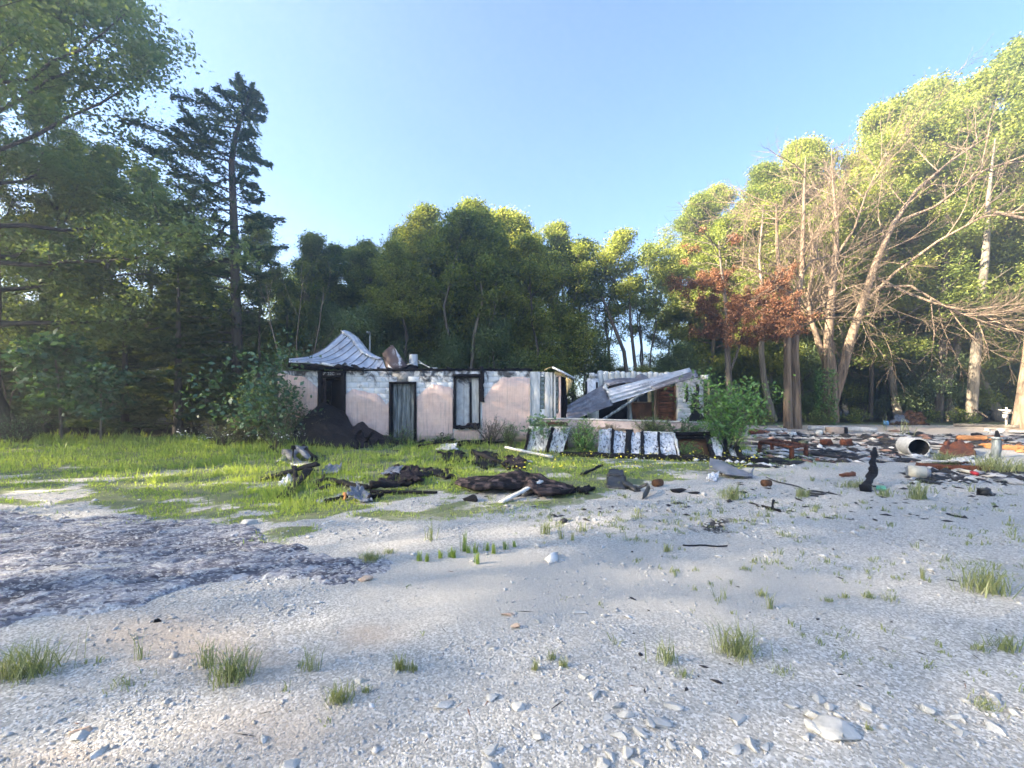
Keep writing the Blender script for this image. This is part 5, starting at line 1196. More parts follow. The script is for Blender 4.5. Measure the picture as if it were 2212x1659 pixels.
b = B(); b.ring(P(955, 938, 14.45), .055, .016, (0, 1, .2), 14); b.tube([P(955, 941, 14.45), P(956, 950, 14.4), P(955, 957, 14.35)], .02, 5); b.ring(P(945, 951, 14.45), .05, .014, (.2, 1, .2), 14)
b.make('iron_rings', M['char'], label='two burnt iron rings standing against the pink render', cat='iron fitting')
b = B()
for i in range(14):
    px = rgd.uniform(870, 1040); p = G(px, 960 + rgd.uniform(-2, 9)); a = rgd.uniform(-.5, .5); L = rgd.uniform(.3, 1.1)
    b.beam(p + [0, 0, .05], p + np.array([L * math.cos(a), .3 * math.sin(a), .05 + rgd.uniform(0, .14)]), rgd.uniform(.05, .16), rgd.uniform(.03, .08), 5, .015, i)
b.make('charred_litter', M['char'], label='strip of charred timber scraps along the house foot', cat='debris', kind='stuff')
stick('board', (738, 963), (788, 965), .09, .05, 'white_wood', 'short pale board lying before the slumped roofing', 'board', .12, .1)
slab('plaster_sheet', [(945, 974), (985, 976), (988, 968), (952, 967)], 'white_wood', .03, .03, 71, 'broken white plaster sheet under the burnt window', 'plaster sheet', (0, .05, .1, .05))
# engine-like scrap heap
root = empty('scrap_heap', G(640, 1000), 'grey and black tangled metal scrap in the grass', 'scrap metal')
for i, (p, q, w, h, mt, lp, lq) in enumerate((((606, 1000), (655, 985), .25, .06, 'plastic_grey', .05, .22), ((640, 985), (668, 1000), .12, .08, 'plastic_grey', .25, .1), ((655, 982), (680, 1002), .07, .07, 'char', .25, .1), ((620, 990), (640, 1006), .14, .05, 'galv_dark', .2, .03), ((630, 1004), (678, 1008), .2, .1, 'galv_dark', .02, .02), ((612, 985), (622, 1003), .1, .05, 'galv_dark', .16, .03))):
    B().beam(G(*p) + [0, 0, lp], G(*q) + [0, 0, lq], w, h, 5, .02, i + 5).make('scrap_piece', M[mt], root)
b = B(); b.tube([G(632, 1000), G(632, 1000) + [0, .02, .22], G(632, 1000) + [.01, .03, .36]], .018, 6); b.cyl(G(632, 1000) + [0, .03, .33], G(632, 1000) + [0, .03, .42], .06, .045, 10); b.make('scrap_stalk', M['char'], root)
b = B(); b.ring(G(679, 1001) + [0, 0, .1], .075, .03, (.3, 1, .1), 16); b.make('scrap_ring', M['char'], root)
rock(587, 979, .42, .34, .36, 301, 'dark rounded lump half hidden in tall grass by the scrap', 'char', None, 0., 'dark_lump', 'debris')
stick('charred_plank', (562, 1037), (687, 1024), .30, .035, 'char', 'long charred plank lying flat with one end raised', 'plank', .0, .20, .008, 1, 1.1)
stick('charred_plank', (612, 1078), (668, 1032), .18, .04, 'char', 'charred plank propping the raised end of the long plank', 'plank', .0, .16, .012, 2, .8)
stick('charred_stake', (640, 1050), (636, 1038), .10, .09, 'char', 'short charred stake between the two crossed planks', 'stake', .0, .22, .012, 3, .6)
slab('rag', [(605, 1052), (630, 1050), (634, 1040), (612, 1042)], 'cloth', .02, .08, 72, 'crumpled pale rag in the grass under the long plank', 'rag', (0, .02, .1, .06), ragged=.8)
slab('bent_sheet', [(692, 1029), (728, 1027), (740, 1018), (705, 1017)], 'plastic_grey', .015, .05, 73, 'small bent grey sheet in the grass behind the charred stick', 'metal sheet', (0, .02, .12, .1))
b = B(); b.beam(G(680, 1052) + [0, 0, .03], G(704, 1048) + [0, 0, .13], .14, .09, 6, .02, 4, .5); b.make('charred_chunk', M['char'], label='black pointed chunk between the crossed planks and the long sticks', cat='debris')
stick('charred_stick', (710, 1046), (795, 1062), .09, .06, 'char', 'long charred stick lying behind the forked black beam', 'stick', .06, .02, .01, 5)
stick('charred_beam', (796, 1064), (895, 1056), .17, .13, 'char', 'thick forked black beam end in the grass', 'beam', .05, .02, .016, 6, .35)
stick('charred_batten', (800, 1070), (945, 1067), .06, .05, 'char', 'thin straight charred batten in front of the forked beam', 'batten', .03, .0, .004, 7, .7)
slab('bent_flashing', [(750, 1085), (790, 1090), (808, 1080), (770, 1068)], 'plastic_grey', .015, .05, 74, 'bent dark grey flashing sheet at the edge of the grass', 'metal sheet', (.1, .0, .03, .16), sag=.08)
stick('charred_stick', (795, 1083), (828, 1077), .06, .05, 'char', 'short charred stick beside the bent flashing', 'stick', .03, .04, .012, 8)
stick('charred_stick', (705, 1088), (750, 1078), .06, .04, 'char', 'thin black stick lying apart in the short grass', 'stick', .0, .02, .012, 9)
b = B(); b.beam(G(742, 1084) + [0, 0, .03], G(749, 1078) + [0, 0, .08], .05, .03, 4, .012, 3); b.make('orange_scrap', M['orange'], label='tiny orange scrap beside the bent flashing', cat='scrap')
slab('shingle_piece', [(818, 1052), (915, 1055), (905, 1024), (850, 1026)], 'char_brown', .05, .10, 75, 'flat weathered brown shingle piece with a grey torn sheet on it', 'roofing', (.0, .03, .10, .12), (20, 14), .5)
slab('torn_sheet', [(822, 1040), (862, 1039), (872, 1029), (840, 1030)], 'plastic_grey', .012, .04, 76, 'grey torn sheet lying on the flat shingle piece', 'metal sheet', (.10, .13, .18, .14))
slab('roofing_scrap', [(905, 1030), (985, 1036), (975, 1020), (910, 1016)], 'char', .03, .07, 77, 'thin black scraps scattered behind the shingle piece', 'scrap', ragged=.9)
slab('roofing_scrap', [(950, 1000), (1000, 1002), (1000, 986), (960, 988)], 'char', .04, .06, 78, 'black ragged roofing scrap with a raised corner near the window', 'scrap', (0, .03, .10, .05), ragged=.8)
stick('charred_stick', (945, 986), (985, 992), .05, .04, 'char', 'thin black stick leaning on the ragged roofing scrap', 'stick', .1, .06, .01, 10)
slab('roofing_scrap', [(1015, 1005), (1062, 1012), (1075, 990), (1020, 986)], 'char', .04, .07, 79, 'larger black roofing scrap between window and white pole', 'scrap', (.01, .01, .08, .09), ragged=.8)
stick('charred_stick', (1022, 990), (1095, 1010), .12, .09, 'char', 'charred log slanting over the larger roofing scrap', 'log', .14, .0, .02, 11, .8)
slab('roofing_scrap', [(1090, 1012), (1132, 1018), (1128, 1000), (1100, 996)], 'char_brown', .04, .06, 80, 'dark brown roofing scrap just below the white pole', 'scrap', (0, .0, .1, .1), ragged=.8)
stick('white_pole', (1092, 978), (1193, 994), .075, .06, 'white_wood', 'long white pole lying in the grass by the white panels', 'pole', .14, .05, .003, 12)
stick('thin_lath', (1108, 997), (1150, 1004), .04, .03, 'white_wood', 'short pale lath parallel to the long white pole', 'lath', .08, .05, .003, 13)
# the large burnt roof slab on the gravel edge
c = [G(990, 1050), G(1130, 1078), G(1185, 1050), G(1085, 1034)]
b = B(); u = np.linspace(0, 1, 90); v = np.linspace(0, 1, 64)
A0 = poly([G(984, 1053), G(1040, 1072), G(1085, 1071), G(1130, 1066), G(1165, 1080), G(1215, 1078), G(1240, 1068)], 90); A1 = poly([G(992, 1047), G(1030, 1044), G(1075, 1042), G(1088, 1036), G(1120, 1037), G(1160, 1047), G(1236, 1064)], 90)
g = A0[:, None] * (1 - v)[None, :, None] + A1[:, None] * v[None, :, None]
ridge = np.exp(-((u[:, None] - .35 - .25 * v[None]) / .10) ** 2) * .16 + np.exp(-((u[:, None] - .62 - .1 * v[None]) / .06) ** 2) * .17
g[..., 2] += .06 + (.05 * np.sin(np.pi * v)[None] + .45 * ridge) * np.sin(np.pi * np.clip(u * .97 + .015, 0, 1))[:, None] ** .6 + .07 * (fbm(u[:, None] * 12, v[None] * 7, 311, 5) - .5) + .05 * ((v[None] * 9 + .5 * u[:, None]) % 1.) 
cell = vnoise(np.floor(u[:, None] * 26 + 3 * np.floor(v[None] * 9 + .5 * u[:, None])), np.floor(v[None] * 9 + .5 * u[:, None]), 5)
b.solid(g, .05, cell)
b.make('burnt_roof_slab', M['char_brown'], label='large buckled slab of burnt shingles at the gravel edge', cat='roofing')
slab('roofing_scrap', [(1236, 1070), (1270, 1068), (1282, 1058), (1255, 1058)], 'char', .04, .07, 81, 'small black scrap off the pointed end of the burnt slab', 'scrap', ragged=.7)
stick('white_plank', (1082, 1089), (1170, 1064), .085, .03, 'white_wood', 'weathered white plank resting on the burnt slab', 'plank', .0, .17, .002, 14)
rock(1012, 1082, .30, .13, .2, 302, 'black lump on the gravel below the burnt slab', 'char', None, 0., 'black_lump', 'debris')
# melted black tote
root = empty('crushed_tote', G(1335, 1052), 'crushed black plastic tote lying on gravel before the white panels', 'plastic tote')
B().patch([G(1310, 1054), G(1352, 1058), G(1352, 1046) + [0, 0, .12], G(1312, 1044) + [0, 0, .12]], 10, 8, .05, .04, 82).make('tote_side', M['plastic_black'], root)
B().patch([G(1312, 1044) + [0, 0, .13], G(1349, 1046) + [0, 0, .13], G(1346, 1040) + [0, 0, .2], G(1316, 1038) + [0, 0, .2]], 10, 6, .05, .03, 83).make('tote_lid', M['plastic_black'], root)
B().beam(G(1350, 1052) + [0, 0, .08], G(1378, 1062) + [0, 0, .02], .12, .05, 6, .012, 5).make('tote_flap', M['plastic_black'], root)
B().tube([G(1376, 1062) + [0, 0, .05], G(1398, 1061) + [0, 0, .12], G(1401, 1066) + [0, 0, .10], G(1394, 1075) + [0, 0, .05], G(1388, 1080) + [0, 0, .02]], [.025, .03, .035, .04, .01], 6).make('melted_hose', M['plastic_black'], label='melted black hose trailing from the crushed tote', cat='hose')
b = B(); b.cyl(G(1420, 1052) + [-.05, 0, .06], G(1420, 1050) + [.07, .02, .06], .065, .065, 14); b.make('rusty_can', M['rust_wood'], label='small brown can lying near the crushed tote', cat='can')
b = B(); b.cyl(G(1655, 1052) + [-.05, 0, .06], G(1655, 1051) + [.07, .02, .05], .06, .06, 14); b.make('rusty_can', M['rust_wood'], label='small brown can behind the dry tuft by the grey panel', cat='can')
for i, (px, py, s_, lab) in enumerate(((1463, 1062, .2, 'flattened black lump on gravel right of the small brown can'.replace('right of', 'past')), (1500, 1066, .12, 'thin black sliver beyond the flattened lump'), (1608, 1066, .08, 'tiny black chip near the dry tuft'))):
    rock(px, py, s_ * 1.7, s_ * .5, s_, 310 + i, lab, 'char', None, 0., 'black_lump', 'debris')
stick('short_stick', (1255, 1030), (1300, 1018), .05, .04, 'char', 'short dark stick with a white tip in the bright grass', 'stick', .02, .1, .006, 15)
# grey curved body panel
b = B(); u = np.linspace(0, 1, 22); v = np.linspace(0, 1, 10)
A0 = poly([G(1532, 1024), G(1570, 1036), G(1625, 1037)], 22); A1 = poly([G(1534, 1014), G(1570, 1016), G(1612, 1030)], 22)
g = A0[:, None] * (1 - v)[None, :, None] + A1[:, None] * v[None, :, None]; g[..., 2] += .04 + .24 * np.sin(np.pi * np.clip(v * .75 + .1, 0, 1))[None] * (1 - u * .75)[:, None]
b.solid(g, .015); b.make('grey_body_panel', M['plastic_grey'], label='curved dark grey body panel lying on the gravel', cat='body panel')
b = B(); b.tube([G(1622, 1035) + [0, 0, .02], G(1624, 1034) + [0, 0, .14], G(1630, 1031) + [0, 0, .2]], [.03, .02, .006], 5); b.tube([G(1618, 1036) + [0, 0, .02], G(1616, 1036) + [0, 0, .12]], [.02, .006], 5); b.make('melted_spike', M['plastic_grey'], label='melted upright spike at the end of the grey body panel', cat='debris')
slab('crumpled_foil', [(1528, 1040), (1545, 1042), (1552, 1034), (1532, 1032)], 'cloth', .02, .07, 84, 'crumpled white scrap under the grey body panel', 'scrap', (0, 0, .06, .06))
# rusty frame on short legs
root = empty('rusty_trolley', G(1690, 985), 'rusty iron frame with cross bars on short legs', 'trolley')
zc = .30; cr = [G(1641, 978) + [0, 0, zc], G(1710, 992) + [0, 0, zc], G(1741, 986) + [0, 0, zc], G(1668, 972) + [0, 0, zc]]
for k in range(4): B().beam(cr[k], cr[(k + 1) % 4], .06, .06, 4, .004, k).make('frame_rail', M['rust'], root)
for f in (.22, .42, .62, .82): B().beam(cr[0] * (1 - f) + cr[1] * f, cr[3] * (1 - f) + cr[2] * f, .045, .04, 3, .003, int(f * 50)).make('cross_bar', M['rust'], root)
for k in range(4): B().beam(cr[k] * [1, 1, 0] + [0, 0, -.02], cr[k] - [0, 0, .03], .08, .08, 3, .006, k + 9).make('leg', M['rust'], root)
# white drum on its side
root = empty('white_drum', G(1972, 988), 'dented white drum lying open on its side in the rubble', 'drum')
d0 = np.array([PX(1957, 11.75), 11.75, .24]); d1 = np.array([PX(1985, 11.15), 11.15, .24])
b = B(); b.cyl(d0, d1, .235, .235, 28, False); b.cyl(d0, d0 + (d1 - d0) * .01, .235, .23, 28, True); b.make('drum_shell', M['concrete'], root, smooth=False)
b = B(); b.cyl(d0 + (d1 - d0) * .03, d1 - (d1 - d0) * .01, .226, .226, 28, False); b.cyl(d0 + (d1 - d0) * .03, d0 + (d1 - d0) * .05, .226, .226, 28, True); b.make('drum_inside', M['soot_dark'], root)  # near-black inner shell added inside the open drum
b = B(); ax = (d1 - d0) / np.linalg.norm(d1 - d0); b.ring(d1, .231, .014, ax, 28); b.make('drum_rim', M['concrete'], root)
b = B(); b.cyl(d1 - ax * .2, d1 + ax * .004, .239, .239, 28, False); b.make('drum_band', M['concrete'], root)
slab('pale_board', [(1988, 986), (2004, 990), (2012, 978), (1998, 972)], 'white_wood', .03, .03, 85, 'pale broken board leaning out of the white drum', 'board', (0, 0, .08, .14))
# white jug
root = empty('plastic_jug', G(1985, 1034), 'dirty white plastic container lying on its side on the gravel', 'container')
j0 = G(1960, 1030) + [0, 0, .11]; j1 = G(2010, 1034) + [0, 0, .11]
B().cyl(j0, j0 * .2 + j1 * .8, .12, .125, 14).make('jug_body', M['plastic_white'], root)
b = B(); b.cyl(j0 * .2 + j1 * .8, j1, .125, .07, 14); b.make('jug_shoulder', M['plastic_grey'], root)
b = B(); b.cyl(j0 * 1.04 - j1 * .04, j0, .10, .12, 14); b.make('jug_base', M['plastic_grey'], root)
# black upright burnt stump piece
b = B(); b.beam(G(1868, 1062) + [0, 0, .05], G(1888, 1046) + [0, 0, .25], .13, .11, 8, .02, 51, .8); b.beam(G(1884, 1048) + [0, 0, .2], G(1889, 1040) + [0, 0, .62], .10, .09, 8, .016, 52, .7)
b.make('charred_log', M['char'], label='charred black log standing up crookedly on the gravel', cat='log')
b = B(); b.solid(np.stack([poly([G(1892, 1058), G(1915, 1060)], 5) + [0, 0, .02], poly([G(1893, 1055), G(1912, 1056)], 5) + [0, 0, .05]]), .02); b.make('green_plastic_scrap', M['green_plastic'], label='pale green plastic scrap behind the crooked charred log', cat='plastic scrap')
b = B(); b.beam(G(2112, 1068) + [0, 0, .05], G(2142, 1072) + [0, 0, .05], .16, .09, 8, .016, 53, .6); b.ring(G(2126, 1070) + [0, 0, .09], .06, .025, (0, .3, 1), 12); b.make('burnt_shoe', M['plastic_black'], label='black shoe like burnt piece alone on the open gravel', cat='debris')
b = B(); b.beam(G(1646, 1096) + [0, 0, .02], G(1686, 1106) + [0, 0, .02], .04, .04, 8, .006, 54, .7); b.beam(G(1668, 1101) + [0, 0, .03], G(1671, 1096) + [0, 0, .1], .03, .03, 2, .004, 55); b.make('charred_stick', M['char'], label='charred stick with a stub alone on the gravel', cat='stick')
b = B(); b.tube(np.array([G(1475 + 12 * k, 1179 + .25 * k + math.sin(k * 1.3)) + [0, 0, .012] for k in range(9)]), .008, 5); b.make('thin_rod', M['char'], label='thin straight black rod lying on pale gravel', cat='rod')
b = B(); b.ring(G(1764, 1067) + [0, 0, .02], .12, .015, (0, 0, 1), 20); b.make('black_hoop', M['plastic_black'], label='thin black hoop lying flat by the green tuft', cat='hoop')
stick('flat_strip', (1742, 1071), (1768, 1074), .05, .02, 'plastic_black', 'short black strip beside the thin hoop', 'strip', 0, 0, .003, 56)
b = B(); b.tube(np.array([G(1655 + 14 * k, 1034 + 4.4 * k + 2 * math.sin(k)) + [0, 0, .02] for k in range(7)]), .012, 5); b.make('black_cable', M['plastic_black'], label='black cable snaking from the grey body panel', cat='cable')
b = B(); b.beam(G(1816, 1031) + [0, 0, .04], G(1846, 1029) + [0, 0, .05], .08, .06, 5, .01, 57); b.make('brown_bone_piece', M['rust_lath'], label='brown bone shaped timber piece near the crooked charred log', cat='debris')
# far rubble field: curbs, blocks, bricks, post, log
root = empty('concrete_curb', G(1830, 931), 'long grey blue concrete parking curb lying in the rubble', 'curb')
b = B(); b.beam(G(1745, 929) + [0, 0, .12], G(1895, 935) + [0, 0, .12], .24, .24, 8, .01, 60); b.make('curb_block', M['concrete'], root)
b = B(); b.box(PX(1788, 18.1), PX(1818, 18.1), 17.95, 18.25, .0, .28, .02); cbk = b.make('concrete_block', M['stone_pink'], label='sunlit cream block in front of the concrete curb', cat='block')
b = B(); b.box(PX(1819, 18.1), PX(1826, 18.1), 17.94, 18.24, .02, .28, .01); b.make('shaded_end', M['char'], cbk)  # dark end piece: the block's shaded end put into its colour
stick('concrete_slab', (1650, 929), (1700, 931), .4, .12, 'concrete', 'flat grey slab beside the foot of the dead cedar', 'slab')
for i, (px, py, s_, mt, lab) in enumerate(((1627, 938, .14, 'rust', 'dark red brick beside the young tree'), (1642, 937, .12, 'rust_lath', 'smaller red brick next to the dark red one'), (1712, 944, .13, 'white_wood', 'pale block below the dead cedar'), (1787, 962, .13, 'rust', 'rusty brick lump in the sooty rubble'), (1829, 962, .14, 'rust', 'second rusty lump beside the rusty brick'), (1722, 959, .12, 'char', 'black lump behind the rusty frame'), (1738, 962, .10, 'leaf_brush', 'olive lump behind the rusty frame'), (2111, 946, .13, 'char', 'dark cube far out on the gravel'), (1770, 940, .12, 'white_wood', 'white chunk before the concrete curb'))):
    c = G(px, py); b = B(); b.beam(c + [-s_, 0, s_ * .7], c + [s_, .06, s_ * .75], s_ * 1.5, s_ * 1.4, 3, .02, 80 + i); b.make('brick', M[mt], label=lab, cat='brick')
root = empty('stone_post', G(2150, 990), 'short grey post with a flat cap standing among grass', 'post')
p0 = G(2149, 988)
B().beam(p0 - [0, 0, .05], p0 + [.06, 0, .50], .15, .15, 6, .008, 1, .85).make('post_shaft', M['grey_plank'], root)
B().box(p0[0] - .06, p0[0] + .18, p0[1] - .12, p0[1] + .12, .49, .54, .01).make('post_cap', M['grey_plank'], root)
B().beam(p0 + [.06, 0, .54], p0 + [.06, 0, .70], .07, .07, 3, .008, 2, .7).make('post_stub', M['char'], root)
stick('orange_board', (2066, 951), (2163, 955), .35, .16, 'orange', 'long orange sheet of board lying in the sunlit rubble', 'board', .02, .04, .012, 61)
slab('orange_tarp', [(2130, 968), (2212, 976), (2212, 966), (2140, 961)], 'orange', .03, .08, 86, 'ragged orange sheet beyond the capped post', 'tarp', ragged=.9)
stick('bent_rod', (2030, 962), (2135, 957), .035, .035, 'rust', 'long bent rusty rod before the orange board', 'rod', .02, .1, .004, 62, bend=-.1)
slab('rust_heap', [(2030, 1000), (2105, 1004), (2095, 976), (2050, 974)], 'rust', .06, .12, 87, 'rusty brown metal heap beside the grass tuft', 'scrap metal', (0, 0, .2, .22), (16, 14), .6)
stick('rusty_beam', (1985, 1012), (2140, 1019), .28, .10, 'rust', 'long rusty beam lying before the brown metal heap', 'beam', .0, .0, .014, 63)
stick('white_strip', (1992, 1006), (2068, 1007), .06, .04, 'white_wood', 'white strip resting behind the long rusty beam', 'strip', .1, .08, .004, 64)
slab('white_sheet', [(2055, 1010), (2100, 1010), (2100, 1003), (2062, 1004)], 'white_wood', .02, .05, 88, 'white torn sheet on the brown metal heap', 'sheet', (.12, .1, .16, .14), ragged=.6)
b = B(); b.cyl(G(2070, 1022) + [0, 0, .06], G(2100, 1027) + [0, 0, .05], .035, .035, 8); w_ = b.make('white_bottle', M['plastic_white'], label='white bottle with a red cap in the litter strip', cat='bottle')
b = B(); b.cyl(G(2100, 1027) + [0, 0, .05], G(2110, 1030) + [0, 0, .05], .04, .04, 8); b.make('bottle_cap', M['red'], w_)
# junk pile, blue can, logs and bird box at the wood edge
b = B(); b.patch([P(1925, 917, 23.5), P(2000, 917, 23.5), P(1992, 893, 24.4), P(1962, 890, 24.4)], 18, 12, .15, .3, 91, .4); b.make('junk_pile', M['rust_wood'], label='dark brown junk pile at the edge of the tall wood', cat='junk pile')
b = B(); b.patch([P(1926, 912, 23.4), P(1960, 912, 23.4), P(1950, 897, 24), P(1935, 896, 24)], 10, 8, .08, .15, 92, .4); b.make('grey_tarp_heap', M['plastic_grey'], label='grey crumpled heap beside the dark junk pile', cat='tarp')
b = B(); b.cyl(P(1914, 918, 23.2), P(1914, 909, 23.2), .13, .12, 12); b.make('blue_bucket', M['blue'], label='small blue bucket by the grey crumpled heap', cat='bucket')
root = empty('bird_box', (PX(2174, 21), 21, 0), 'small white bird boxes on a thin post at the wood edge', 'bird box')
B().cyl((PX(2174, 21), 21, -.05), P(2174, 880, 21), .045, .04, 8).make('post', M['white_wood'], root)
q = P(2177, 889, 20.93); B().box(q[0] - .12, q[0] + .12, 20.85, 21.05, q[2] - .1, q[2] + .1, .01).make('box', M['white_wood'], root)
q = P(2170, 899, 20.93); B().box(q[0] - .09, q[0] + .09, 20.83, 20.95, q[2] - .09, q[2] + .09, .01).make('box', M['concrete'], root)
B().beam(P(2162, 885, 20.9), P(2190, 893, 20.9), .24, .03, 2, 0, 1).make('box_roof', M['white_wood'], root)
stick('fallen_log', (2060, 925), (2200, 930), .14, .14, 'bark_pale', 'thin pale log lying along the wood edge', 'log', .1, .12, .01, 65)
B().beam(P(2098, 880, 23.5), P(2135, 902, 22.8), .07, .07, 5, .01, 66).make('leaning_branch', M['bark_dead'], label='pale broken branch leaning by the straight grey trunk', cat='branch')
for i, (px, py, s_) in enumerate(((2135, 931, .2), (2160, 934, .28), (2185, 935, .24), (2150, 938, .2))):
    rock(px, py, s_ * 1.9, s_ * 1.1, s_ * 1.4, 320 + i, 'pale rock piled at the foot of the orange trunk', 'stone', 'rocks piled by the orange trunk', 0., 'rock', 'rock')
# scattered burnt rubble of the far yard (nobody could count it)
rgd = np.random.default_rng(77); V, F, T = [], [], []; n = 0
m, nt, bs, co, out = base('mixed_rubble')
nt.links.new(ramp(nt, attr(nt, 'tone'), [(0, (.012, .012, .014)), (.42, (.03, .028, .03)), (.55, (.25, .10, .05)), (.62, (.30, .29, .28)), (.8, (.6, .59, .57)), (1, (.75, .74, .72))]), bs.inputs['Base Color']); bs.inputs['Roughness'].default_value = .85
def scatter(N, pxr, pyr, smin, smax, tones, elong=1.6):
    global n
    for _ in range(N):
        px, py = rgd.uniform(*pxr), rgd.uniform(*pyr); Yg = GY(py); xg = PX(px, Yg)
        if grassmask(np.array([xg]), np.array([Yg]))[0] > .6 and rgd.uniform() < .8: continue
        s_ = rgd.uniform(smin, smax) * (.6 + rgd.uniform() ** 3 * 1.6); a = rgd.uniform(0, 3.14)
        q = octa * rgd.uniform(.5, 1.2, (6, 1)) * [s_ * elong * rgd.uniform(.7, 1.6), s_ * .8, s_ * rgd.uniform(.25, .6)]
        q = np.stack([q[:, 0] * math.cos(a) - q[:, 1] * math.sin(a), q[:, 0] * math.sin(a) + q[:, 1] * math.cos(a), q[:, 2]], -1) + [xg, Yg, float(gz(np.array([xg]), np.array([Yg]))[0]) + s_ * .15]
        V.append(q); F.append(of + n); n += 6; T.append(np.full(6, rgd.choice(tones) + rgd.uniform(-.04, .04)))
scatter(420, (1640, 2230), (938, 962), .05, .13, [.05, .1, .2, .2, .3, .3, .56, .62, .64, .66, .75])
scatter(520, (1640, 2010), (955, 1000), .04, .11, [.05, .1, .2, .3, .35, .56, .64, .85])
scatter(330, (1960, 2230), (1012, 1045), .035, .09, [.05, .1, .2, .3, .64, .75])
scatter(170, (1560, 1720), (975, 1010), .04, .10, [.05, .2, .3, .85, .95])
scatter(150, (640, 1250), (975, 1075), .03, .09, [.05, .1, .2, .3])
scatter(240, (1150, 2200), (1040, 1130), .015, .035, [.05, .1, .2, .3])
scatter(60, (1300, 2150), (1130, 1500), .006, .016, [.05, .1, .3])
scatter(150, (0, 2212), (1110, 1600), .0018, .0036, [.2, .3, .45, .53], 8.)
scatter(130, (1640, 2000), (930, 945), .05, .14, [.05, .2, .58, .75])
tag(link('rubble', mesh_np('rubble', np.concatenate(V), [np.concatenate(F)], m, np.concatenate(T))), kind='stuff')

# ------------------------------------------------------------------ loose stones in the foreground
rock(1795, 1585, .25, .075, .19, 4, 'largest flat limestone slab lying in the foreground gravel', rot=-.35)
for i, (px, py, w, h, d, lab, mt) in enumerate(((1425, 1562, .13, .04, .07, 'pale flat stone shaped like a wedge, just behind the cluster of slabs', 'stone'), (1449, 1522, .13, .035, .06, 'flat pale stone farthest back of the foreground slabs', 'stone'), (1340, 1590, .10, .03, .06, 'thin light slab beside the wedge stone', 'stone'), (1740, 1592, .07, .03, .04, 'small stone leaning against the largest slab', 'stone'), (1968, 1375, .14, .03, .06, 'white flat stone alone among the small weeds', 'stone'), (2062, 1545, .11, .03, .05, 'white stone beside the faded flat weed patch', 'stone'), (185, 1578, .13, .03, .06, 'white and tan flat stone near the bottom corner', 'stone_pink'), (168, 1440, .06, .02, .03, 'small white chip beside the tall edge tuft', 'stone'), (1098, 1330, .12, .03, .05, 'ochre flat flake in the small pebble cluster', 'stone_pink'), (1114, 1356, .08, .05, .05, 'ochre pebble below the flat flake', 'stone_pink'), (1262, 1465, .07, .035, .04, 'white rounded stone alone in the fine gravel', 'stone'), (780, 1470, .09, .025, .05, 'light flat stone between the leafy foreground weeds', 'stone'), (960, 1525, .10, .03, .05, 'pale stone half sunk in the middle foreground', 'stone'), (1250, 1322, .12, .03, .07, 'grey white stone behind the ochre cluster', 'stone'), (1745, 1640, .06, .02, .03, 'bright white chip at the bottom below the largest slab', 'stone'), (535, 1132, .22, .07, .14, 'white stone on the upper edge of the bedrock ledge', 'stone'), (340, 1343, .05, .04, .04, 'small black cinder on the tan gravel', 'char'), (1905, 1470, .05, .02, .03, 'small pale stone by the grass patch', 'stone'), (790, 1250, .14, .07, .1, 'brownish boulder chip on the ledge end', 'stone_pink'))):
    rock(px, py, w, h, d, 100 + i, lab, mt)
rgs = np.random.default_rng(91)
for i in range(46):
    px, py = rgs.uniform(1050, 2212) if i % 3 else rgs.uniform(0, 2212), rgs.uniform(1500, 1668)
    w = rgs.uniform(.045, .105); rock(px, py, w, w * rgs.uniform(.3, .5), w * rgs.uniform(.55, .8), 200 + i, 'pale limestone chunk half sunk in the foreground gravel', 'stone', 'limestone chunks in the foreground gravel', rgs.uniform(0, 3))

